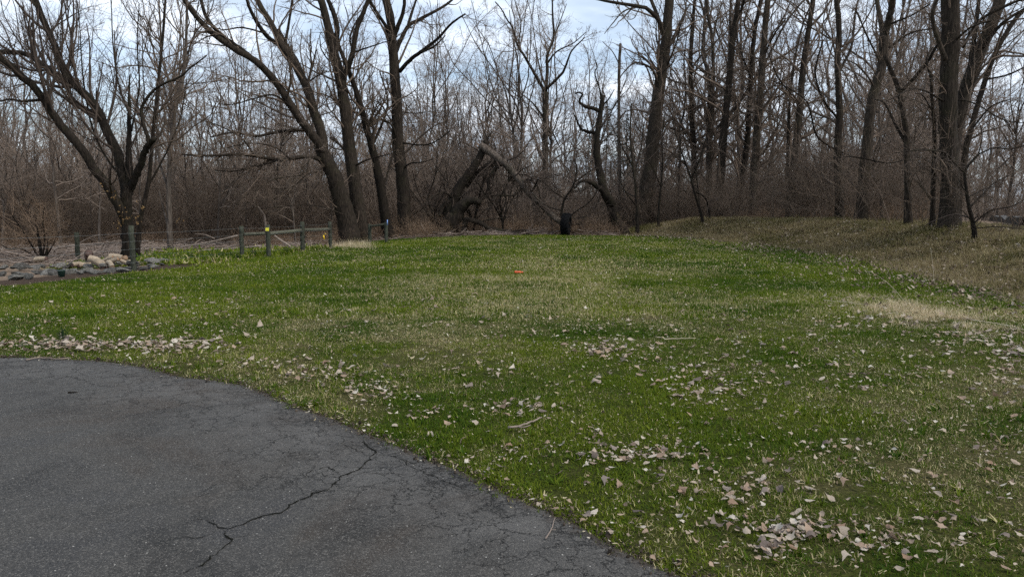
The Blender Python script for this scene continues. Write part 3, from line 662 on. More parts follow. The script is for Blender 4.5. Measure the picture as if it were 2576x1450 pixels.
# ------------------------------------------------------------------ bare trees
def grow(P, Rr, n, tmin, ang, ratio, K, rng, up=.06, jit=.12, rfac=.6, rmin=.004, tmax=1., lmin=.2, lmax=9., cut=.6, rk=.016):
    """children for every polyline; n = mean number per polyline (array or number)"""
    N, Kp, _ = P.shape; L = np.linalg.norm(np.diff(P, axis=1), axis=2).sum(1)
    cnt = rng.poisson(n if np.ndim(n) else np.full(N, float(n))); i = np.repeat(np.arange(N), cnt); m = len(i)
    if m == 0: return np.zeros((0, K, 3)), np.zeros((0, K))
    t = tmin + (tmax - tmin) * rng.random(m); f = t * (Kp - 1); a = np.minimum(f.astype(int), Kp - 2); u = (f - a)
    p = P[i, a] * (1 - u)[:, None] + P[i, a + 1] * u[:, None]; T = unit(P[i, a + 1] - P[i, a]); rp = Rr[i, a] * (1 - u) + Rr[i, a + 1] * u
    v = rng.standard_normal((m, 3)); v = unit(v - (v * T).sum(1, keepdims=True) * T); an = np.abs(rng.normal(ang, .22, m))
    d = np.cos(an)[:, None] * T + np.sin(an)[:, None] * v
    l = np.clip(L[i] * ratio * (1.15 - cut * t) * (.55 + .8 * rng.random(m)), lmin, lmax); st = l / (K - 1)
    Q = [p]; 
    for k in range(K - 1):
        Q.append(Q[-1] + d * st[:, None]); d = unit(d + jit * rng.standard_normal((m, 3)) + np.array([0, 0, up]))
    Q = np.stack(Q, 1); r0 = np.minimum(rp * rfac, l * rk + rmin); s = np.linspace(0, 1, K)
    Rn = np.maximum(r0[:, None] * (1 - .72 * s)[None], rmin * .8)
    return Q, Rn

class Lv:
    def __init__(s, n, tmin, ang, ratio, K, up=.06, jit=.12, rmin=.004, sides=3, lmin=.2, lmax=9., rfac=.6, cut=.6, rk=.016):
        s.__dict__.update(locals())
def crown_mesh(name, P, Rr, levels, rng, extra=None):
    g = Geo(); cur = [(P, Rr)]
    tot = 0
    for lv in levels:
        nxt = []
        for (p, r) in cur:
            q, w = grow(p, r, lv.n, lv.tmin, lv.ang, lv.ratio, lv.K, rng, lv.up, lv.jit, lv.rfac, lv.rmin, 1., lv.lmin, lv.lmax, lv.cut, lv.rk)
            if len(q): g.add(*(lambda vf: (vf[0], *vf[1]))(sweep(q, w, lv.sides))); nxt.append((q, w)); tot += len(q)
        cur = nxt
    if extra: extra(g, cur)
    return g.mesh(name) if g.n else None
def px_line(pts, Y, dy, K, w0, w1, rng, wob=.35, taper=1.0):
    if wob > 1: w0, w1, wob = w0 * wob, w1 * wob, .6
    p = np.array(pts, float); Ys = Y + np.linspace(dy[0], dy[1], len(p)); P = at(p[:, 0], p[:, 1], Ys); P = resample(P, K)
    w = np.linspace(0, 1, K) ** taper; r = (w0 + (w1 - w0) * w) * .40 * (Y + (dy[0] + dy[1]) / 2) / FPX
    P = P + rng.normal(0, 1, (K, 3)) * (np.minimum(r, .12) * wob * .2)[:, None]
    return P, r
def hero(name, label, Y, trunk, limbs, levels, seed, mat='bark_near', tmat='twig', loose=None, cat='tree', flare=1.35, group=None, sides=12, limbname='limb', wob=.35):
    """a tree standing at distance Y: trunk and limbs follow lines of the photograph, finer growth fills the crown"""
    rng = rng_(seed); pts, w0, w1 = trunk[:3]; dyt = trunk[3] if len(trunk) > 3 else (0, 0)
    K = 26; P0, R0 = px_line(pts, Y, dyt, K, w0, w1, rng, wob)
    gz = float(height(P0[0, 0], P0[0, 1])); 
    P0[0, 2] = min(P0[0, 2], gz - .15)
    hgt = P0[:, 2] - gz; R0 = R0 * (1 + (flare - 1) * np.exp(-np.maximum(hgt, 0) / .45))
    base = np.array([P0[0, 0], P0[0, 1], gz]); root = tag(empty(name, base), label, cat, group)
    V, F = sweep((P0 - base)[None], R0[None], sides, True, .09, rng); link('trunk', new_mesh('trunk', V, F), M[mat], root)
    PP = [P0]; RR = [R0]; grown = [(P0, R0, True)]
    for lb in limbs:
        lp, a, b = lb[:3]; dy = lb[3] if len(lb) > 3 else (0, 0); bare = len(lb) > 4 and lb[4]
        P, r = px_line(lp, Y, dy, 24, a, b, rng, wob); V, F = sweep((P - base)[None], r[None], 9 if a > 8 else 6, True, .05, rng)
        link(limbname, new_mesh(limbname, V, F), M[lb[5]] if len(lb) > 5 else M[mat], root)
        if not bare: PP.append(P); RR.append(r)
    if levels:
        # every limb gets shoots by its length
        Pn = np.stack([resample(p, 24) for p in PP]) - base; Rn = np.stack([np.interp(np.linspace(0, 1, 24), np.linspace(0, 1, len(r)), r) for r in RR])
        L = np.linalg.norm(np.diff(Pn, axis=1), axis=2).sum(1); lv0 = levels[0]
        import copy as _c
        first = _c.copy(lv0); first.n = lv0.n * L
        # trunks carry shoots only above their lower part
        m = crown_mesh('crown', Pn, Rn, [first] + list(levels[1:]), rng, loose)
        if m: link('crown', m, M[tmat], root)
    return root

def LV(d=1.6, n2=5.4, n3=5.6, up=.07, len1=.28, rm=.0055, ang=.85, tm=.3, l1max=3.6, n4=0):
    a = [Lv(d, tm, ang, len1 * 1.2, 9, up, .2, rm * 1.4, 4, .5, l1max, .55, .5), Lv(n2, .15, .75, .42, 6, up, .16, rm, 3, .25, 1.9), Lv(n3, .1, .7, .5, 4, up, .18, rm * .75, 3, .15, 1.0)]
    if n4: a.append(Lv(n4, .1, .7, .6, 3, up, .2, rm * .6, 3, .12, .6))
    return a

def build_heroes():
    # --- split tree by the stone row
    hero('broken_tree', 'dark split tree with broken snag and long leaning limbs behind the woodpile', 24,
         ([(322, 657), (322, 600), (318, 545), (318, 500), (322, 460)], 30, 27),
         [([(317, 555), (290, 500), (245, 435), (200, 370), (140, 300), (100, 235), (50, 190), (0, 145), (-60, 110)], 25, 15, (0, -2)),
          ([(318, 500), (305, 415), (280, 350), (245, 275), (200, 225), (165, 190), (140, 125), (110, 50), (90, 0), (70, -60)], 25, 11, (0, 1.2)),
          ([(172, 207), (110, 165), (65, 135), (0, 130), (-60, 122)], 14, 10, (.8, 1.4)),
          ([(95, 20), (70, -10), (50, -40)], 9, 6, (1, 1)),
          ([(322, 475), (325, 400), (325, 325), (325, 225), (327, 188)], 20, 3, (0, .3)),
          ([(249, 285), (243, 255), (243, 220)], 9, 2, (.7, .7), True),
          ([(328, 475), (345, 435), (370, 370), (388, 350)], 20, 13, (0, -.6)),
          ([(374, 368), (370, 340), (355, 275), (395, 220), (450, 195), (480, 170), (520, 140)], 10, 3, (-.5, -1.2)),
          ([(300, 440), (270, 400), (235, 330), (215, 240), (205, 150), (200, 60), (190, -20)], 6, 2, (.5, 1.5)),
          ([(330, 300), (300, 220), (285, 120), (280, 20), (275, -40)], 5, 2, (0, .6)),
          ([(330, 330), (350, 220), (345, 110), (350, 10)], 5, 2, (0, .6)),
          ([(110, 250), (60, 255), (20, 250), (-30, 265)], 8, 4, (-1.2, -1.6))],
         [Lv(2.3, .12, .75, .5, 8, .22, .10, .006, 4, .6, 3.2, .5, .3), Lv(4.5, .1, .5, .45, 6, .12, .13, .0045, 3, .25, 1.5), Lv(4.2, .1, .6, .5, 4, .06, .15, .0035, 3, .15, .8)], 1, 'bark_dark', 'twig_dark', wob=1.25)
    kr = rng_(71); g = Geo(); root = [o for o in col.objects if o.name.startswith('broken_tree')][0]; rv = []
    for cx, cy_, n in ((290, 495, 16), (305, 530, 14), (322, 545, 12), (358, 515, 8), (300, 560, 12), (342, 550, 10), (262, 470, 8), (278, 480, 6), (452, 555, 8)):
        c = at(kr.normal(cx, 6, n), kr.normal(cy_, 7, n), 23.6 + kr.normal(0, .3, n)) - np.array(root.location); d = unit(kr.normal(0, 1, (n, 3)) + np.array([0, 0, -1.2])) * .075; w = unit(np.cross(d, kr.normal(0, 1, (n, 3)))) * .022
        g.add(np.stack([c, c + d * .6 + w, c + d, c + d * .6 - w], 1).reshape(-1, 3), np.arange(n * 4).reshape(n, 4)); rv.append(np.repeat(kr.random(n), 4))
    link('seed_keys', g.mesh('seed_keys', False, {'rnd': np.concatenate(rv)}), M['key_leaf'], root)['kind'] = 'stuff'
    hero('leaning_tree', 'slim dark tree rising close behind the split tree', 26.5, ([(345, 650), (352, 560), (375, 450), (385, 330), (400, 190), (415, 20), (418, -60)], 15, 6), [([(372, 470), (420, 380), (455, 290), (470, 200)], 7, 3, (0, 1))], LV(1.4, 4.5, 4.5, .1), 2)
    hero('leaning_tree', 'slender pair of grey stems between split tree and rail fence', 31, ([(428, 625), (425, 520), (425, 425), (440, 280), (465, 165), (470, 0), (472, -50)], 16, 6), [([(426, 480), (400, 400), (395, 300), (405, 200)], 8, 3, (0, 1)), ([(430, 600), (415, 540), (400, 480)], 8, 4, (0, .5))], LV(1.3, 4.5, 4.5, .1), 3, 'bark_wood')
    # --- big willow and its neighbours
    hero('willow_tree', 'large leaning willow with long low boughs reaching left over the rail fence', 35,
         ([(880, 600), (867, 532), (850, 475), (839, 439), (820, 402), (802, 361)], 62, 38),
         [([(815, 392), (802, 361), (765, 314), (728, 259), (691, 203), (645, 157), (585, 120), (529, 79), (483, 28), (455, -15)], 30, 13, (0, -3)),
          ([(660, 172), (608, 125), (561, 92), (520, 46), (506, 0), (500, -30)], 15, 9, (-1.7, -1)),
          ([(812, 385), (811, 342), (788, 277), (770, 217), (737, 153), (709, 116), (682, 60), (654, 14), (635, -30)], 32, 15, (0, 1)),
          ([(709, 118), (668, 88), (631, 28), (615, -20)], 14, 9, (.8, -.4)),
          ([(772, 225), (748, 160), (722, 118), (700, 75)], 18, 11, (.6, 1.8)),
          ([(716, 118), (726, 60), (735, 0), (735, -30)], 9, 6, (.8, 1.6)),
          ([(818, 405), (774, 393), (709, 402), (645, 393), (598, 388), (520, 392), (455, 388)], 15, 5, (0, -4)),
          ([(700, 402), (655, 416), (590, 430), (540, 428)], 8, 3, (-1.6, -3)),
          ([(770, 326), (691, 333), (645, 342), (585, 333), (530, 345)], 12, 4, (0, -3)),
          ([(740, 275), (690, 240), (640, 248), (590, 262), (550, 262)], 7, 3, (-1, -3)),
          ([(822, 405), (800, 430), (770, 440), (735, 470), (680, 475)], 6, 2, (0, -3)),
          ([(780, 400), (755, 430), (760, 440), (690, 450), (660, 470), (620, 490)], 5, 2, (-1, -4)),
          ([(770, 215), (785, 170), (795, 125)], 8, 4, (.6, .2)), ([(770, 210), (800, 190), (830, 178)], 5, 2, (.6, 0)),
          ([(670, 85), (610, 70), (560, 75), (520, 60)], 6, 3, (.2, -1)), ([(865, 540), (810, 520), (760, 515), (700, 520), (650, 525)], 5, 2, (-1, -3)),
          ([(640, 392), (610, 350), (560, 320), (500, 300)], 6, 2.5, (-2, -4)), ([(730, 400), (690, 370), (630, 360), (570, 372)], 6, 2.5, (-1.5, -3.4))],
         [Lv(1.9, .12, .8, .30, 8, .03, .17, .008, 4, .6, 3.4, .5, .4), Lv(5, .1, .7, .45, 6, .05, .17, .0055, 3, .25, 1.8), Lv(5, .1, .65, .5, 4, .05, .17, .0042, 3, .15, .9)], 4)
    hero('twin_willow', 'tall thick trunk forking high just behind the large leaning willow', 36.5,
         ([(915, 605), (905, 555), (899, 509), (885, 416), (871, 301), (857, 208), (839, 130), (820, 46), (805, -10)], 46, 22),
         [([(857, 208), (872, 175), (885, 139), (899, 69), (927, 0), (940, -30)], 18, 12, (0, -1)), ([(838, 128), (848, 69), (825, 0), (815, -25)], 18, 12, (0, .8)),
          ([(888, 130), (880, 100), (888, 70), (905, 40)], 7, 4, (0, .5)), ([(868, 290), (850, 260), (835, 280), (805, 290)], 7, 3, (0, -1.5)), ([(882, 395), (860, 370), (830, 345)], 10, 4, (0, 2)),
          ([(895, 130), (940, 115), (985, 100)], 6, 2, (-.5, -2)), ([(885, 420), (930, 400), (970, 390), (1010, 380)], 7, 2, (0, -2))],
         LV(1.5, 5, 5, .07, rm=.006), 5)
    hero('leaning_tree', 'leaning grey trunk between the big willow and the straight tall tree', 37.5, ([(985, 600), (973, 570), (950, 430), (922, 324), (899, 240), (876, 176), (850, 110)], 34, 10), [([(935, 370), (965, 300), (975, 250), (955, 180)], 9, 4, (0, 1)), ([(960, 480), (985, 400), (1000, 330)], 7, 3, (0, 1))], LV(1.4, 5, 4.5, .08), 6)
    hero('tall_willow', 'straight tall tree with upswept boughs at the end of the fence', 38.5,
         ([(1019, 603), (1017, 560), (1013, 462), (1001, 361), (996, 231), (987, 116), (982, 46), (968, -10)], 44, 24),
         [([(1005, 180), (1030, 152), (1066, 125), (1100, 98), (1135, 60), (1170, 35)], 14, 5, (0, -2)), ([(1060, 132), (1090, 118), (1120, 90)], 7, 3, (-.8, -2)), ([(992, 140), (1001, 115), (1024, 69), (1052, 51), (1113, 18), (1150, -10)], 15, 6, (0, 1.5)),
          ([(982, 95), (970, 66), (950, 36), (932, 5), (925, -20)], 12, 8, (0, -1)), ([(990, 95), (1003, 60), (1015, 23), (1019, -20)], 15, 9, (0, -.7)), ([(1024, 69), (1040, 20), (1050, -15)], 9, 6, (1, 2)),
          ([(999, 362), (985, 315), (950, 300), (920, 318)], 9, 4, (0, -2)), ([(1003, 358), (1060, 365), (1095, 356), (1130, 330)], 7, 3, (0, -1.8)), ([(1010, 430), (1030, 412), (1060, 408), (1090, 400)], 6, 2.5, (0, -1.5)), ([(998, 280), (1040, 285), (1085, 280)], 6, 2.5, (0, 2)),
          ([(1000, 330), (975, 290), (955, 260), (930, 250)], 6, 2.5, (0, -1.5)), ([(1018, 560), (1040, 540), (1070, 520)], 4, 2, (0, -1))],
         LV(1.5, 5, 5, .08, rm=.006), 7)
    # --- fallen tree in an A shape
    root = hero('fallen_willow', 'mossy broken willow folded over into an A shape at the far lawn edge', 38.3,
         ([(1120, 605), (1125, 575), (1140, 553), (1155, 528), (1172, 509), (1192, 504), (1208, 510)], 54, 12, (0, -.8)),
         [([(1118, 570), (1141, 502), (1160, 464), (1190, 424), (1212, 385), (1224, 355)], 31, 14, (0, .6)), ([(1207, 368), (1224, 378), (1249, 396), (1275, 416), (1302, 448), (1329, 485), (1361, 515), (1388, 542), (1420, 566)], 18, 13, (.5, -.8), False, 'bark_pale'), ([(1240, 398), (1262, 408), (1280, 424), (1292, 440)], 6, 3, (.25, -.1), True, 'bare_wood'), ([(1262, 410), (1240, 430), (1228, 460), (1235, 490)], 9, 4, (.3, -.3)), ([(1290, 440), (1268, 470), (1272, 505), (1262, 530)], 7, 3, (.1, -.6)), ([(1310, 465), (1330, 452), (1352, 470), (1358, 500)], 6, 3, (0, -.8)), ([(1198, 358), (1206, 368), (1218, 376)], .8, 6, (.5, .5), True, 'bare_wood'), ([(1203, 351), (1210, 364), (1220, 374)], .8, 5, (.45, .5), True, 'bark_pale'), ([(1194, 366), (1205, 373), (1218, 379)], .8, 5, (.55, .5), True, 'bare_wood'),
          ([(1232, 420), (1250, 400), (1275, 420), (1295, 448)], 14, 8, (.3, .1)), ([(1170, 470), (1205, 430), (1240, 408)], 12, 8, (1, .4)), ([(1213, 380), (1225, 350), (1238, 330)], 8, 2, (.5, .5), True),
          ([(1105, 545), (1112, 520), (1128, 505), (1140, 520)], 9, 5, (-.5, 0)), ([(1300, 448), (1310, 470), (1295, 490), (1265, 492), (1225, 490)], 6, 3, (0, -1)), ([(1330, 487), (1345, 470), (1352, 450)], 6, 3, (-.3, -1)), ([(1142, 500), (1120, 485), (1095, 490), (1065, 515)], 5, 2, (0, -1.5))],
         [Lv(2.9, .1, .9, .45, 8, .04, .24, .006, 4, .5, 2.6, .5, .3), Lv(5, .1, .75, .45, 6, .06, .2, .005, 3, .25, 1.4), Lv(4, .1, .7, .5, 4, .05, .2, .004, 3, .15, .7)], 8, 'bark_dark', 'twig_dark', wob=1.35)
    hero('fallen_log', 'fallen log lying on the ground beside the A shaped broken willow', 38, ([(1163, 548), (1206, 560), (1232, 574), (1281, 583), (1350, 588)], 17, 8), [([(1200, 560), (1230, 552), (1262, 548), (1290, 545)], 5, 2), ([(1280, 582), (1320, 578), (1345, 584)], 6, 3)], None, 9, 'bark_grey', cat='log', flare=1)
    hero('thicket_tree', 'low tangled thornbush arching above the tractor tyre', 37.6, ([(1420, 592), (1418, 570), (1412, 540), (1420, 500), (1440, 470), (1450, 430), (1445, 400)], 9, 4),
         [([(1416, 560), (1450, 530), (1480, 510), (1500, 480), (1498, 455)], 4, 2, (0, -1)), ([(1416, 550), (1470, 545), (1495, 525), (1510, 490)], 4, 1.6, (0, .6)), ([(1420, 500), (1390, 480), (1370, 460), (1350, 450)], 4, 2, (0, -.6)), ([(1442, 460), (1470, 440), (1500, 420)], 3.5, 1.6, (0, -1)), ([(1436, 565), (1470, 562), (1490, 558)], 5, 2.5, (0, 0)), ([(1416, 530), (1380, 520), (1350, 500), (1330, 470), (1340, 440)], 3.5, 1.5, (0, -1)), ([(1430, 485), (1460, 480), (1485, 468)], 3, 1.5, (0, .5))],
         [Lv(3.2, .1, .8, .5, 8, .03, .25, .006, 4, .4, 2.2, .5, .3), Lv(5, .1, .75, .5, 6, .03, .24, .0045, 3, .25, 1.2), Lv(4, .1, .7, .5, 4, .03, .2, .0038, 3, .15, .6)], 10, 'bark_dark', 'twig_dark')
    for k, (bx, lb) in enumerate(((1265, 'tangled sapling growing up inside the A shaped willow'), (1085, 'tangled sapling left of the stump of the A shaped willow'), (1190, 'tangled sapling in front of the A shaped willow stump'))):
        rr = rng_(80 + k); top = bx + rr.normal(0, 15)
        hero('thicket_tree', lb, 38.9 + .4 * k, ([(bx, 595), (bx + rr.normal(0, 6), 545), (bx + rr.normal(0, 12), 500), (top, 445), (top + rr.normal(0, 15), 385)], 7, 3), [([(bx, 560), (bx + a * 14, 520), (bx + a * 34, 480), (bx + a * (48 + 10 * j), 430 - 12 * j)], 4.5, 2, (0, .5 * a)) for j, a in enumerate((-1, 1, -1.5, .6))],
             [Lv(3.2, .1, .8, .5, 8, .03, .22, .006, 4, .4, 2.4, .5, .3), Lv(5, .1, .75, .5, 6, .03, .22, .0045, 3, .25, 1.2), Lv(4, .1, .7, .5, 4, .03, .2, .0038, 3, .15, .6)], 84 + k, 'bark_dark', 'twig_dark')
    # --- curved half dead tree
    hero('crooked_tree', 'half dead crooked tree with a hooked top and bowed trunk', 38.2,
         ([(1572, 592), (1562, 575), (1549, 550), (1536, 512), (1517, 475), (1507, 430), (1501, 384), (1501, 345), (1508, 300), (1513, 262), (1517, 240)], 27, 9),
         [([(1540, 515), (1517, 482), (1490, 461), (1469, 454), (1455, 461), (1445, 475)], 19, 4, (-.2, -1.2)), ([(1511, 280), (1490, 272), (1473, 268), (1457, 257), (1464, 238), (1455, 232), (1446, 236)], 11, 3, (0, -.5)), ([(1503, 335), (1490, 333), (1464, 326), (1450, 301), (1442, 285)], 10, 2.5, (0, .5)),
          ([(1512, 262), (1510, 232), (1496, 185), (1502, 168), (1496, 150)], 5, 2, (0, .4)), ([(1499, 340), (1490, 370), (1485, 385)], 4, 1.5, (0, -.3), True), ([(1515, 265), (1530, 250), (1545, 225)], 5, 1.5, (0, -.3)), ([(1535, 555), (1500, 575), (1480, 585)], 4, 2, (0, -.8), True)],
         [Lv(.9, .35, .85, .3, 7, .03, .25, .006, 4, .3, 1.7, .5, .3), Lv(4, .1, .75, .45, 5, .03, .22, .0045, 3, .2, 1.0), Lv(3.5, .1, .7, .5, 4, .03, .2, .0035, 3, .15, .5)], 11, 'bark_dark', 'twig_dark', wob=1.3)
    hero('forked_tree', 'tall pale grey tree with wide Y shaped fork behind the A shaped willow', 58, ([(1378, 560), (1375, 490), (1371, 416), (1371, 330), (1372, 231)], 22, 15),
         [([(1372, 235), (1339, 176), (1315, 135), (1302, 116), (1288, 69), (1275, 50), (1262, 25), (1245, 5)], 11, 3, (0, -3)), ([(1372, 232), (1376, 180), (1376, 139), (1392, 95), (1390, 40), (1388, -20)], 12, 4, (0, 2)), ([(1376, 222), (1413, 185), (1425, 160), (1438, 128), (1470, 95)], 10, 3, (0, -2)), ([(1376, 160), (1400, 130), (1440, 110), (1475, 80)], 6, 2, (1, -1)), ([(1372, 215), (1362, 190), (1350, 140), (1340, 110)], 8, 2, (0, 1), True), ([(1302, 116), (1310, 60), (1300, 20), (1290, -10)], 5, 2, (-2, -1)), ([(1392, 95), (1410, 50), (1425, 10)], 5, 2, (1, 3)), ([(1371, 300), (1340, 260), (1310, 235), (1280, 200)], 6, 2, (0, 3))],
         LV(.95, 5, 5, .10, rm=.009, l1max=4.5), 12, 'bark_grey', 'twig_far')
    hero('dead_pole_tree', 'bare dead trunk like a pole with broken top behind the crooked tree', 46, ([(1560, 575), (1558, 450), (1556, 300), (1557, 180), (1560, 110)], 13, 8), [([(1556, 160), (1540, 130), (1515, 105)], 4, 1.5, (0, -1))], [Lv(.25, .3, .9, .15, 6, .05, .2, .008, 4, .4, 2.), Lv(4, .1, .7, .45, 5, .05, .2, .006)], 13, 'bark_pale', 'twig_far')
    hero('big_tree', 'massive leaning trunk forking high at the right of the crooked tree', 43,
         ([(1606, 598), (1614, 540), (1633, 439), (1646, 324), (1660, 208), (1674, 116), (1679, 46), (1685, -20)], 52, 26),
         [([(1672, 100), (1655, 50), (1630, 25), (1614, 18), (1558, 9), (1500, -2), (1470, -10)], 15, 6, (0, -3)), ([(1614, 16), (1570, 28), (1540, 60), (1520, 85)], 6, 2, (-1.5, -3)), ([(1660, 60), (1645, 20), (1630, -15)], 13, 9, (0, 1)), ([(1658, 225), (1640, 175), (1600, 158), (1575, 175), (1555, 200)], 9, 3, (0, -2)), ([(1668, 150), (1695, 90), (1718, 40), (1735, 10)], 8, 4, (0, 1.5)), ([(1660, 130), (1650, 90), (1652, 40)], 6, 3, (0, 1)), ([(1672, 180), (1700, 110), (1712, 60)], 6, 3, (0, -1.5))],
         LV(1.2, 5, 5, .08, rm=.007), 14, 'bark_grey', 'twig')
    # saplings in front of it
    hero('sapling', 'dark sapling with spreading forks in front of the massive leaning trunk', 38, ([(1603, 592), (1604, 545), (1600, 500), (1598, 465), (1590, 400), (1585, 330), (1588, 260)], 11, 4), [([(1602, 520), (1575, 485), (1560, 455)], 5, 2, (0, -1)), ([(1603, 515), (1622, 480), (1650, 460)], 5, 2, (0, .8)), ([(1596, 440), (1612, 370), (1620, 310), (1640, 250)], 5, 2, (0, 1)), ([(1592, 420), (1565, 370), (1545, 330), (1530, 300)], 5, 2, (0, -1))], LV(1.8, 5, 4, .1), 15, 'bark_dark', 'twig_dark')
    hero('sapling', 'thin dark sapling right of the massive leaning trunk', 38, ([(1655, 590), (1656, 540), (1660, 490), (1666, 420), (1665, 350), (1672, 280)], 8, 3), [([(1662, 470), (1640, 420), (1625, 400)], 4, 1.6, (0, -1)), ([(1664, 430), (1690, 400), (1720, 380)], 4, 1.6, (0, 1))], LV(1.8, 5, 4, .1), 16, 'bark_dark', 'twig_dark')
    hero('sapling', 'pair of thin arching saplings at the left end of the bank', 36, ([(1770, 570), (1760, 525), (1748, 490), (1738, 450), (1720, 400), (1700, 340), (1690, 290)], 9, 3), [([(1760, 525), (1755, 470), (1752, 420), (1775, 370), (1800, 330)], 5, 2, (0, 1)), ([(1745, 480), (1775, 500), (1785, 545), (1788, 570)], 5, 5, (0, .8)), ([(1738, 450), (1760, 400), (1790, 300), (1830, 240)], 4, 1.6, (0, -1))], LV(1.8, 5, 4, .08), 17, 'bark_dark', 'twig_dark')
    # --- trunks of the right hand wood
    G = 'tall trunks of the wood behind the bank'
    tall = [
        ('straight slim trunk first right of the massive leaning trunk', 46, [(1752, 570), (1746, 416), (1737, 231), (1739, 116), (1748, -10)], 20, 9, []),
        ('slim wavering trunk second right of the massive leaning trunk', 45, [(1788, 560), (1785, 416), (1790, 277), (1794, 185), (1790, 90), (1780, 40), (1778, -10)], 16, 8, [([(1792, 110), (1800, 60), (1815, 10)], 7, 4, (0, 1))]),
        ('tall forked brown trunk with a twin leader above the low end of the bank', 42, [(1805, 560), (1808, 509), (1817, 370), (1831, 231), (1841, 116), (1859, -10)], 30, 14, [([(1842, 120), (1836, 60), (1838, 0)], 9, 6, (0, 1)), ([(1850, 60), (1866, 20), (1875, -15)], 10, 7, (0, -1))]),
        ('dark slim trunk close left of the paired pale trunks', 44, [(1857, 560), (1860, 485), (1878, 370), (1887, 208), (1896, 92), (1915, -10)], 22, 11, [([(1888, 200), (1860, 120), (1850, 70)], 6, 3, (0, 1))]),
        ('pale brown tall trunk leaning right in the thick of the wood', 41, [(1893, 560), (1896, 462), (1905, 324), (1919, 139), (1932, -10)], 27, 17, [([(1918, 150), (1945, 90), (1975, 50)], 7, 4, (0, -1))]),
        ('tall trunk with slanting second stem above the middle of the bank', 38, [(1985, 560), (1990, 480), (2006, 333), (2017, 194), (2028, 111), (2046, -10)], 28, 14, [([(1978, 450), (1985, 270), (2000, 139), (2020, 60), (2040, 10)], 10, 5, (0, 2)), ([(2012, 260), (1960, 200), (1930, 130)], 6, 3, (0, -2))]),
        ('upright dark trunk with many side boughs above the middle of the bank', 32, [(2111, 560), (2111, 520), (2106, 388), (2111, 277), (2106, 166), (2110, 80), (2104, -10)], 26, 15, [([(2106, 380), (2056, 344), (2040, 290), (2028, 255), (1980, 220), (1945, 205)], 7, 3, (0, -2)), ([(2108, 300), (2070, 250), (2050, 180), (2070, 100)], 8, 4, (0, -1)), ([(2110, 180), (2140, 120), (2150, 40), (2160, -10)], 9, 5, (0, 1)), ([(2108, 380), (2160, 398), (2220, 408), (2260, 430)], 5, 2, (0, -2))]),
        ('stout dark trunk forking into a V high above the bank', 29.5, [(2165, 566), (2167, 527), (2178, 388), (2194, 250), (2217, 166), (2222, 110), (2222, 83)], 34, 26, [([(2221, 95), (2212, 40), (2202, -15)], 16, 12, (0, .6)), ([(2224, 95), (2238, 40), (2248, -15)], 22, 18, (0, -.6)), ([(2236, 120), (2270, 95), (2300, 80), (2360, 70)], 7, 4, (-.3, -2)), ([(2215, 160), (2180, 90), (2150, 20)], 8, 4, (0, -1)), ([(2240, 60), (2290, 40), (2340, 10)], 7, 4, (-.5, -1.5)), ([(2205, 230), (2180, 190), (2150, 160), (2120, 150)], 7, 3, (0, -1))]),
        ('grey crooked trunk with a long bough slanting up to the right', 25.5, [(2283, 572), (2283, 540), (2281, 420), (2278, 333), (2261, 233), (2239, 172), (2225, 140)], 22, 12, [([(2262, 236), (2300, 195), (2333, 155), (2355, 117), (2400, 60)], 11, 7, (0, -1)), ([(2278, 360), (2250, 310), (2225, 260), (2200, 250)], 10, 5, (0, 1)), ([(2280, 400), (2230, 410), (2150, 395), (2090, 398)], 5, 2, (0, -1.5))]),
        ('yellowish slim trunk standing just left of the broad main trunk', 23.5, [(2345, 573), (2346, 500), (2350, 333), (2343, 240), (2341, 183)], 15, 9, [([(2342, 200), (2330, 150), (2345, 120)], 7, 4, (0, .5)), ([(2345, 280), (2320, 240), (2300, 235)], 5, 2, (0, -.8))]),
    ]
    for k, (lb, Y, tr, w0, w1, ex) in enumerate(tall):
        hero('tall_tree', lb, Y, (tr, w0, w1), ex, LV(1.7, 5.2, 5, .06, rm=.0055 * Y / 36, tm=.15, l1max=4.4), 40 + k, ('bark_near', 'bark_grey', 'bark_near')[k % 3], 'twig', group=G)
    hero('broad_tree', 'broad rough trunk rising from the bank with thick leaning stems at its right', 22.8, ([(2389, 582), (2389, 540), (2388, 444), (2383, 277), (2388, 150), (2390, 60), (2391, -15)], 52, 50),
         [([(2388, 420), (2400, 344), (2422, 250), (2461, 139), (2500, 44), (2520, -15)], 44, 34, (.3, 1)), ([(2430, 240), (2440, 160), (2452, 80), (2462, -10)], 16, 11, (.5, 1.5)), ([(2378, 150), (2355, 90), (2345, 40), (2360, -10)], 15, 10, (-.3, -.8)), ([(2470, 120), (2520, 60), (2580, 20)], 12, 8, (.6, 0)), ([(2420, 120), (2460, 55), (2520, 20), (2590, -10)], 10, 7, (.5, -1)), ([(2395, 110), (2440, 70), (2500, 50)], 8, 5, (0, -1.5)),
          ([(2380, 260), (2330, 230), (2290, 225), (2240, 250)], 7, 3, (0, -2)), ([(2395, 400), (2360, 380), (2310, 375), (2270, 390)], 5, 2, (0, -1.5)), ([(2400, 250), (2450, 260), (2520, 300), (2575, 310)], 6, 3, (0, -1.5))],
         LV(1.9, 4.8, 4.4, .03, rm=.0045, tm=.12, l1max=2.6), 60, 'bark_grey', 'twig')
    hero('leaning_tree', 'long straight stem leaning right beyond the broad trunk', 25.5, ([(2405, 574), (2415, 460), (2439, 333), (2472, 222), (2500, 139), (2549, 55), (2590, 10)], 20, 12), [([(2480, 200), (2530, 190), (2575, 170)], 7, 4, (0, -1)), ([(2440, 330), (2490, 270), (2540, 250)], 6, 3, (0, -1))], LV(1.6, 4.6, 4.2, .05, rm=.0045), 61, 'bark_near')
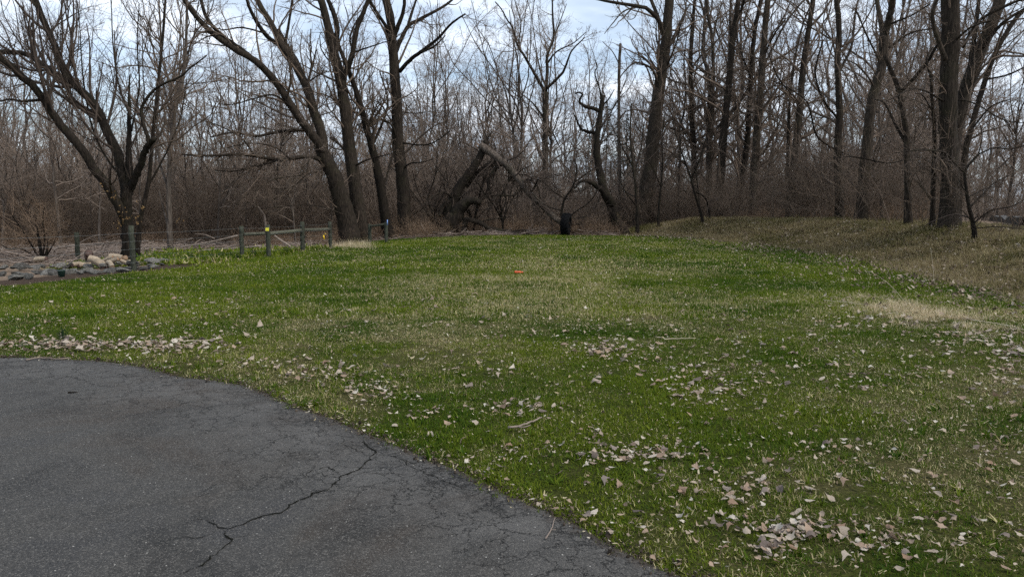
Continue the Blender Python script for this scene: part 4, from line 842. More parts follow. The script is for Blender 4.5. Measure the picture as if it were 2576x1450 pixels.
    hero('crabapple_tree', 'small crooked black tree on the bank at the right edge', 20.5, ([(2452, 595), (2446, 560), (2433, 499), (2427, 433), (2445, 405), (2461, 388)], 13, 6),
         [([(2427, 436), (2400, 410), (2377, 385), (2340, 378), (2300, 378), (2250, 385)], 7, 3, (0, -1.2)), ([(2440, 520), (2470, 490), (2500, 460), (2540, 440)], 7, 3, (0, .8)), ([(2461, 388), (2500, 372), (2540, 375), (2580, 365)], 5, 2.5, (0, -1)), ([(2432, 495), (2410, 450), (2390, 430), (2370, 432)], 4, 2, (0, .8)), ([(2450, 560), (2490, 530), (2540, 520), (2580, 500)], 5, 2.5, (0, -.8)), ([(2445, 560), (2420, 530), (2385, 520), (2350, 525)], 3.5, 1.6, (0, -1)), ([(2461, 388), (2470, 340), (2460, 300)], 4, 2, (0, .5)), ([(2448, 575), (2500, 570), (2575, 575)], 4, 2, (0, -1))],
         [Lv(4.2, .1, .9, .4, 8, .0, .22, .0045, 4, .3, 1.8, .5, .3), Lv(4.6, .1, .8, .5, 6, .0, .2, .0036, 3, .2, .9), Lv(3.5, .1, .75, .5, 4, .0, .2, .003, 3, .12, .5)], 62, 'bark_dark', 'twig_dark')
    # dead limbs lying on the litter behind the fence
    for k, (Y, tr, w0, w1, br, lb) in enumerate((
            (31, [(450, 622), (520, 610), (570, 599), (598, 592)], 4, 6, [([(540, 600), (515, 590), (490, 588)], 3, 1.5)], 'pale dead limb lying on the litter left of the rail fence'),
            (29.5, [(480, 631), (540, 627), (600, 624), (655, 618)], 4, 5, [([(560, 626), (590, 616), (610, 610)], 3, 1.5)], 'long dead limb low on the litter behind the first rail post'),
            (30, [(738, 626), (722, 614), (705, 603), (690, 592)], 7, 5, [], 'dark dead limb sloping down under the middle fence rail'),
            (27, [(130, 628), (180, 618), (240, 612), (300, 606)], 6, 3, [([(190, 617), (220, 600), (250, 590)], 3, 1.5), ([(160, 622), (200, 632), (235, 636)], 3, 1.5)], 'pale dead limb on the litter behind the lone dark post'),
            (33, [(668, 560), (664, 540), (655, 528), (650, 520)], 6, 3, [], 'broken pale snag just behind the yellow tagged post'),
            (37.4, [(1030, 600), (1060, 594), (1100, 590), (1135, 586)], 4, 5, [([(1080, 590), (1065, 575), (1058, 560)], 3, 1.5), ([(1060, 588), (1045, 600), (1040, 604)], 3, 1.5)], 'heap of dead limbs between the straight tall tree and the fallen willow stump'))):
        hero('dead_limb', lb, Y, (tr, w0, w1), br, None, 120 + k, 'stick', cat='branch', flare=1, sides=7, limbname='side_branch')
    # shrub by the stone row
    base = hit(106, 668)[0]
    hero('multi_stem_shrub', 'many stemmed dark shrub behind the stone row at the left', float(base[1]) + 1.2, ([(106, 668), (104, 640), (100, 615), (96, 590), (92, 560)], 13, 4),
         [([(104, 660), (90, 635), (70, 600), (50, 570), (30, 540)], 8, 3, (0, -.5)), ([(108, 660), (118, 630), (122, 600), (126, 570), (125, 540)], 8, 3, (0, .4)), ([(110, 655), (128, 625), (140, 600), (155, 575)], 6, 2, (0, -.5)), ([(103, 655), (80, 640), (50, 625), (20, 625), (0, 612)], 7, 3, (0, .5)), ([(106, 650), (98, 610), (80, 570), (75, 530)], 6, 2, (0, .8)), ([(108, 650), (112, 600), (108, 560), (112, 520)], 6, 2, (0, -.8)), ([(102, 650), (75, 610), (45, 595), (10, 590)], 5, 2, (0, 0))],
         [Lv(7, .25, .7, .55, 7, .08, .16, .004, 4, .3, 1.3, .5, .3), Lv(5, .1, .7, .55, 5, .06, .18, .0032, 3, .2, .7), Lv(4, .1, .7, .55, 4, .04, .2, .0026, 3, .12, .4)], 63, 'bark_dark', 'cane', cat='shrub')
build_heroes()

# ------------------------------------------------------------------ the wood behind
def proto_tree(seed, H, r0, leaders, d1=1.0, n2=4.6, n3=4.4, spread=.55, rm=.008):
    rng = rng_(seed); K = 20; z = np.linspace(0, 1, K)
    sway = np.cumsum(rng.normal(0, .026 * H, (K, 2)), 0) * np.linspace(0, 1, K)[:, None] * .5
    P = np.concatenate([sway, (z * H)[:, None]], 1); P[0] = (0, 0, -.3); Rr = .72 * r0 * (1 - .88 * z ** .9) + .012; Rr[0] *= 1.4; Rr[1] *= 1.1
    g = Geo(); V, F = sweep(P[None], Rr[None], 8, False, .05, rng); g.add(V, *F); PP, RR = [P], [Rr]
    for _ in range(leaders):
        q, w = grow(P[None], Rr[None], np.array([1.3]), .22, .6, .62, K, rng, .055, .11, .7, .01, .6, 2, 12, .5, .03)
        if len(q): V, F = sweep(q, w, 6); g.add(V, *F); PP += list(q); RR += list(w)
    tm = g.mesh('trunk'); Pn = np.stack(PP); Rn = np.stack(RR); L = np.linalg.norm(np.diff(Pn, axis=1), axis=2).sum(1)
    cm = crown_mesh('crown', Pn, Rn, [Lv(d1 * L, .2, spread + .3, .30, 8, .05, .19, rm * 1.4, 4, .6, 5.0, .55, .7), Lv(n2, .12, .75, .48, 5, .05, .2, rm, 3, .3, 2.4), Lv(n3, .1, .7, .5, 4, .04, .2, rm * .7, 3, .2, 1.2)], rng)
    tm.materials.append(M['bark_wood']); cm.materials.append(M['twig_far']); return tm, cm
def conifer(seed, H):
    rng = rng_(seed); K = 14; z = np.linspace(0, 1, K); P = np.stack([.02 * H * np.sin(z * 3 + seed), .01 * H * np.cos(z * 4), z * H], -1); Rr = .16 * (1 - .9 * z) + .01
    g = Geo(); V, F = sweep(P[None], Rr[None], 7); g.add(V, *F); tm = g.mesh('trunk'); tm.materials.append(M['bark_dark'])
    n = 150; t = .22 + .77 * rng.random(n); p = np.stack([np.interp(t, z, P[:, k]) for k in range(3)], -1); a = rng.random(n) * 6.283; l = (.35 + 1.9 * (1 - t)) * (.6 + .6 * rng.random(n)) * (H / 16)
    d = np.stack([np.cos(a), np.sin(a), np.full(n, -.12)], -1); s = np.linspace(0, 1, 5)
    B = p[:, None] + d[:, None] * (l[:, None] * s)[..., None]; B[..., 2] -= (.35 * s ** 2)[None] * l[:, None] - .2 * (s ** 4)[None] * l[:, None]
    g = Geo(); V, F = sweep(B, np.broadcast_to(.02 * (1 - .7 * s), (n, 5)), 3); g.add(V, *F)
    m = 70; i = np.repeat(np.arange(n), m); N = len(i); u = .15 + .85 * rng.random(N); f = u * 4; k = np.minimum(f.astype(int), 3); w = (f - k)[:, None]
    c = B[i, k] * (1 - w) + B[i, k + 1] * w; q = rng.normal(0, 1, (N, 3)) * np.array([1, 1, .5]); q = unit(q + d[i] * .8 - np.array([0, 0, .35])); ln = .10 + .16 * rng.random(N)
    sd_ = unit(np.cross(q, rng.normal(0, 1, (N, 3)))) * .018; V = np.stack([c - sd_, c + sd_, c + q * ln[:, None]], 1).reshape(-1, 3)
    g.add(V, np.arange(N * 3).reshape(N, 3)); cm = g.mesh('crown', False); cm.materials.append(M['needle']); return tm, cm

def build_woods():
    rng = rng_(900)
    protos = [proto_tree(500 + k, (17, 15, 19, 14, 18, 16)[k], (.19, .15, .22, .13, .17, .20)[k], (2, 1, 3, 1, 2, 3)[k]) for k in range(6)]
    small = [proto_tree(520 + k, (7, 8.5, 6)[k], (.07, .08, .06)[k], 4, 1.8, 4.6, 4.2, .8, .006) for k in range(3)]
    pts = []
    LAND = [(60, 'above the many stemmed shrub'), (200, 'left of the split tree'), (325, 'behind the split tree'), (440, 'right of the split tree'), (560, 'left of the rail fence'), (700, 'above the rail fence'), (860, 'behind the leaning willow'), (960, 'behind the fence brace'), (1080, 'right of the straight tall tree'), (1220, 'behind the A shaped willow'), (1370, 'around the Y forked tree'), (1480, 'left of the crooked tree'), (1570, 'right of the crooked tree'),
            (1680, 'behind the massive leaning trunk'), (1800, 'above the low end of the bank'), (1900, 'among the paired pale trunks'), (2050, 'above the middle of the bank'), (2180, 'behind the stout V forked trunk'), (2290, 'left of the broad trunk'), (2400, 'behind the broad trunk'), (2520, 'above the road')]
    def place(n, y0, y1, gap, keep, kinds, s0, s1, name, label, cat, group):
        k = 0; tries = 0
        while k < n and tries < 6000:
            tries += 1
            y = y0 + (y1 - y0) * rng.random(); x = (rng.random() * 2 - 1) * (.74 * y + 3)
            ex = 1287 + 1860 * x / y
            if rng.random() > keep(ex, y) or any((x - a) ** 2 + (y - b) ** 2 < gap * gap for a, b in pts): continue
            if x > 14 and y < 78 and 0 < (x - 15 - (y - 24) * .6) < 12: continue      # the road
            pts.append((x, y)); tm, cm = kinds[rng.integers(len(kinds))]; s = s0 + (s1 - s0) * rng.random()
            e = empty(name, (x, y, float(height(x, y)) - .05), rng.random() * 6.283); e.scale = (s, s, s * (.92 + .2 * rng.random())); e.rotation_euler[0] = rng.normal(0, .03); e.rotation_euler[1] = rng.normal(0, .03)
            lm = min(LAND, key=lambda q: abs(q[0] - ex)); size_ = 'stout' if s > (s0 + s1) / 2 else 'slim'; dep = 'near' if y < (y0 + y1) / 2 else 'deep'
            tag(e, '%s %s %s %s' % (size_, label, 'close by' if dep == 'near' else 'far back', lm[1]), cat, label + 's ' + lm[1]); link('trunk', tm, None, e); link('crown', cm, None, e); k += 1
    left = lambda ex, y: .9 if ex < 1000 else 0.
    mid = lambda ex, y: (.6 if ex < 1350 else .28) if 1000 <= ex < 1700 else 0.
    right = lambda ex, y: .95 if ex >= 1700 else 0.
    place(46, 40, 80, 1.7, left, protos, .55, .9, 'bare_tree', 'bare tree', 'tree', 'bare trees of the wood behind the fence')
    place(44, 54, 92, 1.7, mid, protos, .62, 1.0, 'bare_tree', 'bare tree', 'tree', 'bare trees of the wood behind the fallen willow')
    place(44, 44, 88, 1.7, right, protos, .85, 1.25, 'bare_tree', 'tall bare tree', 'tree', 'bare trees of the wood behind the bank')
    place(34, 31, 52, 1.2, lambda ex, y: (.9 if ex < 840 and y > 33 else 0.), small, .7, 1.15, 'understorey_tree', 'low twiggy tree', 'tree', 'small trees behind the fence')
    place(34, 43, 60, 1.2, lambda ex, y: (.55 if 840 < ex < 1700 else 0.), small, .6, .95, 'understorey_tree', 'low twiggy tree', 'tree', 'small trees behind the far lawn edge')
    place(34, 31, 56, 1.1, lambda ex, y: (.9 if ex > 1700 and 1287 + 1860 * 14.5 / y < ex else 0.), small, .7, 1.1, 'understorey_tree', 'low twiggy tree', 'tree', 'small trees behind the bank')
    cf = [conifer(700 + k, 13 + 2 * k) for k in range(2)]
    for k, (ex, y, s) in enumerate(((1482, 78, .75), (1520, 70, .78), (1545, 82, .9), (1572, 74, .74), (1592, 66, .62), (1628, 80, .85), (1440, 84, .7), (1700, 86, .9), (1755, 84, .9))):
        x = (ex - 1287) / 1860 * y; e = empty('spruce_tree', (x, y, float(height(x, y))), k * 1.3); e.scale = (s, s, s * 1.0); tag(e, 'dark thin spruce standing far behind the crooked tree', 'tree', 'spruces behind the crooked tree'); tm, cm = cf[k % 2]; link('trunk', tm, None, e); link('crown', cm, None, e)
    # far wood that reads as one mass
    n = 300; y = 86 + 90 * rng.random(n) ** .9; x = (rng.random(n) * 2 - 1) * (.78 * y); c = rng.random(n) < np.where(np.abs(x / y - .12) < .14, .42, 1.0)
    x, y = x[c], y[c]; n = len(x)
    jm = []
    for tm, cm in protos[:4]:
        V = []; Fs = []; off = 0
        for m in (tm, cm):
            v = np.zeros(len(m.vertices) * 3, np.float32); m.vertices.foreach_get('co', v); V.append(v.reshape(-1, 3)); f = np.zeros(len(m.loops), np.int32); m.loops.foreach_get('vertex_index', f); Fs.append(f.reshape(-1, 4) + off); off += len(m.vertices)
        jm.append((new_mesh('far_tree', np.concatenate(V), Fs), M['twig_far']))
    scatter('distant_woods', np.stack([x, y, height(x, y)], -1), np.stack([np.zeros(n), np.zeros(n), rng.random(n) * 6.283], -1), .6 + .5 * rng.random(n) * np.where(x > .15 * y, 1.2, .85), rng.integers(0, 4, n), jm, 'distant mass of bare trees closing the view', 'woods')
build_woods()

# ------------------------------------------------------------------ brush, briars and debris (masses)
def brush_clump(seed, n, h0, h1, spread, rad, jit=.10, n2=5, n3=4, lean=.35, r=.006, droop=-.03):
    rng = rng_(seed); a = rng.random(n) * 6.283; rr = rad * np.sqrt(rng.random(n)); p = np.stack([rr * np.cos(a), rr * np.sin(a), np.full(n, -.1)], -1)
    d = unit(np.stack([rng.normal(0, lean, n), rng.normal(0, lean, n), np.ones(n)], -1)); h = h0 + (h1 - h0) * rng.random(n); K = 7; Q = [p]
    for k in range(K - 1): Q.append(Q[-1] + d * (h / (K - 1))[:, None]); d = unit(d + jit * rng.standard_normal((n, 3)) + np.array([0, 0, droop]))
    P = np.stack(Q, 1); Rr = (r * (.7 + .8 * rng.random(n)))[:, None] * (1 - .6 * np.linspace(0, 1, K))[None]
    g = Geo(); V, F = sweep(P, Rr, 3); g.add(V, *F)
    c2, w2 = grow(P, Rr, n2, .2, .7, .42, 5, rng, .05, .16, .7, r * .5, 1, .2, 1.4); V, F = sweep(c2, w2, 3); g.add(V, *F)
    if n3: c3, w3 = grow(c2, w2, n3, .1, .7, .5, 3, rng, .03, .18, .8, r * .4, 1, .12, .7); V, F = sweep(c3, w3, 3); g.add(V, *F)
    return g.mesh('brush')
def build_brush():
    rng = rng_(950)
    tall = [brush_clump(600 + k, 26, 1.6, 3.6, .5, .9, .12, 6, 4, .28, .008) for k in range(3)]
    low = [brush_clump(610 + k, 40, .5, 1.3, .5, .8, .16, 4, 2, .5, .005) for k in range(3)]
    far = [brush_clump(620 + k, 30, 2.0, 4.6, .5, 1.6, .10, 6, 4, .22, .014) for k in range(2)]
    protos = [(m, M['twig']) for m in tall] + [(m, M['cane']) for m in low] + [(m, M['twig_far']) for m in far]
    P, I, Sc = [], [], []
    def put(x, y, kinds, s0, s1):
        k = len(x); P.append(np.stack([x, y, height(x, y)], -1)); I.append(rng.choice(kinds, k)); Sc.append(s0 + (s1 - s0) * rng.random(k))
    # tall brush left behind the fence
    n = 170; y = rng.uniform(35, 52, n); x = rng.uniform(-.76, -.13, n) * y; k = x < xleft(y) - 3.0; put(x[k], y[k], [0, 1, 2], .8, 1.35)
    n = 120; y = rng.uniform(39.5, 56, n); x = rng.uniform(-.2, .26, n) * y; put(x, y, [0, 1, 2], .55, .95)
    n = 130; y = rng.uniform(24, 52, n); x = xbank(y) + 4.5 + rng.random(n) ** 1.3 * .5 * y; k = (x < .78 * y) & ~((x - 15 - (y - 24) * .6 > -1.6) & (x > 13.8)); put(x[k], y[k], [0, 1, 2], .7, 1.15)
    # briars along the far lawn edge and under the fallen tree
    n = 130; x = rng.uniform(-7.2, 5.2, n); y = 37.7 + np.abs(rng.normal(0, 1.2, n)); y = np.where((x > -3.6) & (x < 3.2), y + 1.6, y); put(x, y, [3, 4, 5], .6, 1.15)
    n = 40; y = rng.uniform(32, 37, n); x = xleft(y) - rng.uniform(.6, 5, n); k = y > 33; put(x[k], y[k], [3, 4, 5], .5, 1.0)
    n = 90; y = rng.uniform(17, 40, n); x = xbank(y) + rng.uniform(5.6, 9, n); k = ~((x - 15 - (y - 24) * .6 > -1.6) & (x > 13.8)); put(x[k], y[k], [3, 4, 5], .5, 1.1)
    n = 70; y = rng.uniform(35, 40, n); x = rng.uniform(-.72, -.25, n) * y; put(x, y, [3, 4, 5], .5, 1.)
    # far brush
    n = 480; y = rng.uniform(48, 120, n); x = rng.uniform(-.76, .76, n) * y; k = ~((x > 14) & (y < 80) & (x - 15 - (y - 24) * .6 > -1) & (x - 15 - (y - 24) * .6 < 12)); put(x[k], y[k], [6, 7], .75, 1.35)
    n = 130; y = rng.uniform(44, 80, n); x = rng.uniform(-.76, .02, n) * y; put(x, y, [6, 7], 1.0, 1.7)
    n = 50; y = rng.uniform(46, 80, n); x = rng.uniform(.24, .62, n) * y; k = ~((x > 14) & (x - 15 - (y - 24) * .6 > -1)); put(x[k], y[k], [6, 7], 1.0, 1.6)
    P = np.concatenate(P); k = len(P)
    scatter('undergrowth', P, np.stack([np.zeros(k), np.zeros(k), rng.random(k) * 6.283], -1), np.concatenate(Sc), np.concatenate(I), protos, 'tangled bare brush and briars under the trees', 'undergrowth')
    arch = [brush_clump(660 + k, 11, 2.6, 5.2, .5, .35, .09, 7, 4, .55, .011, -.16) for k in range(3)]
    for m in arch: m.materials.append(M['twig'])
    for k, (ex, dX, s, lb) in enumerate(((1850, 3.3, .7, 'arching briar at the low end of the bank'), (1935, 4.0, .9, 'arching briar on the bank below the pale leaning trunk'), (2010, 4.2, 1.0, 'arching briar on the crest of the bank left of the upright dark trunk'), (2080, 4.4, .95, 'arching briar by the upright dark trunk on the bank'), (2140, 3.6, .8, 'arching briar left of the stout V forked trunk'), (2230, 3.9, 1.0, 'arching briar between the V forked trunk and the grey crooked trunk'), (2320, 4.4, .9, 'arching briar left of the broad trunk'), (2430, 4.6, .8, 'arching briar by the small crooked black tree'), (2520, 3.6, .8, 'arching briar at the right end of the bank'), (2560, 5.0, .9, 'arching briar hanging in front of the road'))):
        u = (ex - W2) / FPX; ys = np.arange(12, 42, .1); y = ys[np.argmin(np.abs(u * ys - xbank(ys) - dX))]; x = u * y; o = link('arching_shrub', arch[k % 3]); o.location = (x, y, float(height(x, y))); o.scale = (s,) * 3; o.rotation_euler = (0, 0, k * 1.7); tag(o, lb, 'shrub', 'arching briars on the bank')
    # sticks lying about behind the fence and along the wood edge
    st = []
    for k in range(5):
        g = Geo(); r = rng_(650 + k); L = 1.; p = np.stack([np.linspace(-.5, .5, 7), np.cumsum(r.normal(0, .02, 7)), .012 + np.abs(np.cumsum(r.normal(0, .01, 7)))], -1); tube(g, p, .013 * (1 - .5 * np.linspace(0, 1, 7)), 4)
        for _ in range(2):
            a = r.integers(1, 5); q = p[a] + np.linspace(0, 1, 4)[:, None] * np.array([.28, r.normal(0, .18), .05 + .1 * r.random()]); tube(g, q, .007, 3)
        st.append((g.mesh('stick'), M['stick']))
    n = 1500; y = rng.uniform(23, 37, n); x = xleft(y) - rng.uniform(1.2, 13, n) ** 1.0; k = (verge_mask(x, y) < .3) & (np.abs(x) < .76 * y); x1, y1 = x[k], y[k]
    x2 = rng.uniform(-7.5, 5.5, 330); y2 = 37.2 + np.abs(rng.normal(0, 1.0, 330)); x = np.concatenate([x1, x2]); y = np.concatenate([y1, y2]); k = len(x)
    scatter('stick_debris', np.stack([x, y, height(x, y) + .01 + .13 * rng.random(k) ** 2], -1), np.stack([rng.normal(0, .12, k), rng.normal(0, .18, k), rng.normal(0, .7, k) + 3.14 * (rng.random(k) < .5)], -1), .5 + 1.5 * rng.random(k) ** 2, rng.integers(0, 5, k), st, 'fallen sticks littering the ground under the trees', 'debris')
build_brush()

# ------------------------------------------------------------------ fence
def post_mesh(r, h, seed):
    rng = rng_(seed); g = Geo(); z = np.linspace(-.3, h, 8); p = np.stack([rng.normal(0, .004, 8), rng.normal(0, .004, 8), z], -1)
    tube(g, p, np.concatenate([np.full(7, r), [r * .93]]) * (1 + rng.normal(0, .02, 8)), 12, True, .02, rng); return g.mesh('post')
def build_fence():
    def ground(px, py): return hit(px, py)[0]
    f = tag(empty('wire_fence', ground(337, 682)), 'weathered post and wire fence with a braced rail section along the lawn', 'fence'); b0 = np.array(f.location)
    specs = [(337, 682, 567, 13), (609, 649, 568, 11), (676, 647, 565, 11), (761, 634, 557, 11), (832, 626, 557, 9)]
    pos = []; hts = []
    for k, (x, yb, yt, w) in enumerate(specs):
        p = ground(x, yb); Y = p[1]; h = float(at(x, yt, Y)[2] - p[2]); r = w / 2 * Y / FPX
        o = link('post', post_mesh(r, h, 800 + k), M['post'], f); o.location = p - b0; o.rotation_euler = (.01 * (k - 2), (-.02, .015, -.02, -.015, .01)[k], k); pos.append(p); hts.append((h, r))
    # a post out of the frame to the left so that the wires run on
    p0 = np.array([-10.95, 14.6, 0.]); p0[2] = height(p0[0], p0[1]); o = link('post', post_mesh(.07, 1.15, 799), M['post'], f); o.location = p0 - b0
    def rail(pa, pb, za, zb, ra, rb, seed):
        g = Geo(); rng = rng_(seed); a = np.array([pa[0], pa[1], za]); b = np.array([pb[0], pb[1], zb]); d = unit(b - a); a = a + d * .085; b = b - d * .08; t = np.linspace(0, 1, 8)[:, None]
        tube(g, a + (b - a) * t - b0 + rng.normal(0, .004, (8, 3)), np.linspace(ra, rb, 8), 10, True, .03, rng); link('rail', g.mesh('rail'), M['rail'], f)
    zz = lambda px, py, i: float(at(px, py, pos[i][1])[2])
    rail(pos[1], pos[2], zz(614, 590, 1), zz(671, 586, 2), .058, .056, 1); rail(pos[2], pos[3], zz(680, 588, 2), zz(757, 579, 3), .07, .062, 2); rail(pos[3], pos[4], zz(766, 578, 3), zz(832, 576, 4), .06, .058, 3)
    # five strands of wire
    chain = [p0] + pos
    for s, zr in enumerate((1.02, .80, .60, .41, .24)):
        g = Geo()
        for a, b in zip(chain[:-1], chain[1:]):
            A = np.array([a[0] + .075, a[1], a[2] + zr]); B = np.array([b[0] + .075, b[1], b[2] + zr]); t = np.linspace(0, 1, 10); q = A + (B - A) * t[:, None]; q[:, 2] -= .02 * np.sin(math.pi * t); g.add(*(lambda vf: (vf[0], *vf[1]))(sweep((q - b0)[None], np.full((1, 10), .0024), 4)))
        V = np.concatenate(g.V); link('wire', new_mesh('wire', V, g.F), M['wire'], f)
    for i in (0, 3):                                           # black insulators on the near post and the third brace post
        for zr in (1.0, .58, .22, .40):
            g = Geo(); tube(g, [(0, 0, -.022), (0, 0, .022)], .016, 8); tube(g, [(-.04, 0, 0), (.03, 0, 0)], .010, 6); o = link('insulator', g.mesh('insulator'), M['black'], f); o.location = pos[i] - b0 + np.array([hts[i][1] + .02, 0, zr])
    g = Geo(); c = .055; V = np.array([(-c, -.004, -c), (c, -.004, -c), (c, -.004, c), (-c, -.004, c), (-c, .004, -c), (c, .004, -c), (c, .004, c), (-c, .004, c)]); g.add(V, [(0, 1, 2, 3), (5, 4, 7, 6), (0, 4, 5, 1), (1, 5, 6, 2), (2, 6, 7, 3), (3, 7, 4, 0)])
    o = link('tag', g.mesh('tag', False), M['yellow'], f); o['label'] = 'small yellow square tag'; p = at(672, 576.5, pos[2][1] - hts[2][1] - .012); o.location = p - b0; o.rotation_euler = (0, 0, .05)
    # gate handle hanging on a strand
    g = Geo(); tube(g, [(0, 0, .09), (.0, 0, .03), (.02, 0, -.07)], [.022, .03, .02], 8); tube(g, [(0, 0, .1), (.05, 0, .16), (.1, 0, .12)], .008, 5); o = link('gate_handle', g.mesh('gate_handle'), M['amber'], f); o['label'] = 'yellow electric gate handle hanging on a strand'; o.location = at(814, 597, pos[4][1] - .8) - b0
    # brace beyond
    f2 = tag(empty('fence_brace', ground(929, 612)), 'short two post wooden fence brace beside the straight tall tree', 'fence'); b2 = np.array(f2.location); pp = []
    for k, (x, yb, yt, w) in enumerate(((930, 612, 563, 9), (972, 611, 559, 9))):
        p = ground(x, yb); pp.append(p); h = float(at(x, yt, p[1])[2] - p[2]); o = link('post', post_mesh(w / 2 * p[1] / FPX, h, 820 + k), M['post'], f2); o.location = p - b2; o.rotation_euler = (0, .02 - .03 * k, k)
    g = Geo(); a = at(930, 569, pp[0][1]); b = at(972, 563.5, pp[1][1]); tube(g, np.stack([a + (b - a) * t for t in np.linspace(.06, .95, 6)]) - b2, .055, 10, True, .03, rng_(4)); link('rail', g.mesh('rail'), M['rail'], f2)
    g = Geo(); tube(g, [(0, 0, 0), (.005, 0, .24)], .022, 6); o = link('marker_strip', g.mesh('marker_strip'), M['blue'], f2); o['label'] = 'narrow pale blue strip on the post'; o.location = at(974, 566, pp[1][1] - .13) - b2
    # lone post behind the stones
    p = ground(197, 660); h = float(at(197, 584, p[1])[2] - p[2]); o = link('fence_post', post_mesh(.075, h, 830), M['post']); o.location = p; tag(o, 'lone dark wooden post behind the stone row near the shrub', 'post')
build_fence()

# ------------------------------------------------------------------ stone row and woodpile
def blob(seed, sub=3):
    import bmesh
    bm = bmesh.new(); bmesh.ops.create_icosphere(bm, subdivisions=sub, radius=.5); rng = rng_(seed)
    nrm = unit(rng.standard_normal((15, 3))); off = .26 + .16 * rng.random(15)
    for v in bm.verts:
        c = np.array(v.co)
        for n_, o_ in zip(nrm, off):
            d = c @ n_ - o_
            if d > 0: c = c - n_ * d
        v.co = c + rng.normal(0, .008, 3)
    me = bpy.data.meshes.new('stone'); bm.to_mesh(me); bm.free()
    for p in me.polygons: p.use_smooth = False
    me.materials.append(M['stone']); return me
def build_stones():
    rng = rng_(1000); ms = [blob(1001 + k) for k in range(7)]
    row = []
    for k in range(26):                                       # lower course, then the upper course
        ex = -12 + k * 16.2 + rng.normal(0, 4); ey = np.interp(ex, [-20, 100, 200, 337, 415], [698, 695, 690, 680, 669]) + rng.normal(0, 2.5); row.append((ex, ey, 0.05, 'grey fieldstone in the bottom course of the stone row'))
    for k in range(17):
        ex = -8 + k * 21 + rng.normal(0, 4); ey = np.interp(ex, [-20, 100, 200, 337, 415], [688, 683, 679, 671, 664]) + rng.normal(0, 2); row.append((ex, ey, .12, 'grey fieldstone in the upper course of the stone row'))
    row += [(20, 707, .06, 'flat grey stone lying loose in front of the stone row'), (53, 705, .06, 'flat grey stone lying loose in front of the stone row'), (370, 668, .12, 'large pale slab leaning right of the near fence post'), (392, 665, .10, 'large pale slab leaning right of the near fence post')]
    for i, (ex, ey, z, lb) in enumerate(row):
        p = hit(ex, ey)[0]; s = .19 + .15 * rng.random(); 
        if 'slab' in lb: s = .42
        o = link('fieldstone', ms[rng.integers(7)]); o.location = (p[0], p[1] + .3, p[2] + z); o.scale = (s * (1.15 + .5 * rng.random()), s * (.9 + .3 * rng.random()), s * (.45 + .25 * rng.random())); o.rotation_euler = (rng.normal(0, .2), rng.normal(0, .2), rng.random() * 6.283)
        tag(o, lb, 'stone', 'stones of the row at the lawn edge')
    # firewood
    def log(a, b, r, label, mt='log_bark', hollow=False, seed=0):
        a = np.array(a); b = np.array(b); e = tag(empty('firewood_log', a), label, 'log', 'split logs of the woodpile'); g = Geo(); rg = rng_(1100 + seed); t = np.linspace(0, 1, 7)[:, None]; mid = (b - a) * t + np.array([0, 0, 1]) * (np.sin(t * 3.14) * rg.normal(0, .03)); rr = r * (1 + rg.normal(0, .05, 7))
        V, F = sweep(mid[None], rr[None], 12, False, .05, rg); link('bark', new_mesh('bark', V, F), M[mt], e)
        for q, d in ((mid[0], -1), (mid[-1], 1)):
            ax = unit(b - a) * d; g = Geo(); tube(g, [q - ax * .03, q + ax * .004], r * .93, 12); link('cut_end', g.mesh('cut_end'), M['log_end'] if not hollow else M['log_dark'], e)
    C = lambda x, y: ((200 + x * .1941) * .6706, (900 + y * .1941) * .6706)
    def L(ax, ay, bx, by, r, dep, lb, mt='log_bark', hol=False, dd=0.):
        pa = C(ax, ay); pb = C(bx, by); Y = 21.3 + dep; r = r * .78; log(at(*pa, Y), at(*pb, Y + dd), r, lb, mt, hol, int(ax + by))
    L(700, 350, 960, 490, .135, 0, 'thick pale log slanting down at the left of the woodpile'); L(680, 250, 690, 400, .14, .35, 'dark brown upright log end at the left of the woodpile', 'log_dark', True, .5)
    L(370, 480, 560, 470, .085, .1, 'small hollow log at the left end of the woodpile', 'log_bark', True, .3); L(480, 495, 700, 455, .085, .2, 'pale log lying flat left of the thick slanting log', 'log_bark', True, .4)
    L(950, 410, 1150, 330, .075, .35, 'thin yellowish log on the crest of the woodpile'); L(1090, 310, 1330, 345, .10, .45, 'knobbly pale log topmost in the middle of the woodpile'); L(1010, 470, 1250, 360, .085, .1, 'crooked pale log across the middle of the woodpile'); L(1060, 430, 1140, 520, .085, -.1, 'short stubby log end pointing forward in the woodpile', 'log_bark', False, -.3)
    L(1390, 340, 1400, 440, .10, .3, 'upright pale log end near the fence post', 'log_bark', False, .3); L(1300, 390, 1500, 440, .07, .25, 'thin pale log under the upright log end'); L(1440, 440, 1600, 450, .085, .3, 'pale log running behind the near fence post'); L(1270, 540, 1400, 550, .075, -.25, 'reddish brown curved piece of bark at the front of the woodpile', 'log_end', True, .2); L(950, 540, 1030, 525, .095, -.15, 'dark hollow log end at the front of the woodpile', 'log_dark', True, .4)
    o = hit(85, 672)[0]; log(o + np.array([-.25, .5, .20]), o + np.array([.12, .45, .22]), .09, 'short hollow log on the stones in front of the shrub', 'log_bark', True, 5)
    # green plant pot at the foot of the row
    p = hit(149, 697)[0]; g = Geo(); t = np.array([(0, 0, 0.), (0, 0, .14), (0, 0, .15), (0, 0, .17)]); tube(g, t, [.065, .085, .095, .095], 14); o = link('plant_pot', g.mesh('plant_pot'), flat('pot', (.018, .04, .03), .6, .2, 9, 0)); o.location = p + np.array([0, .1, .0]); tag(o, 'small dark green pot at the foot of the stone row', 'pot')
build_stones()

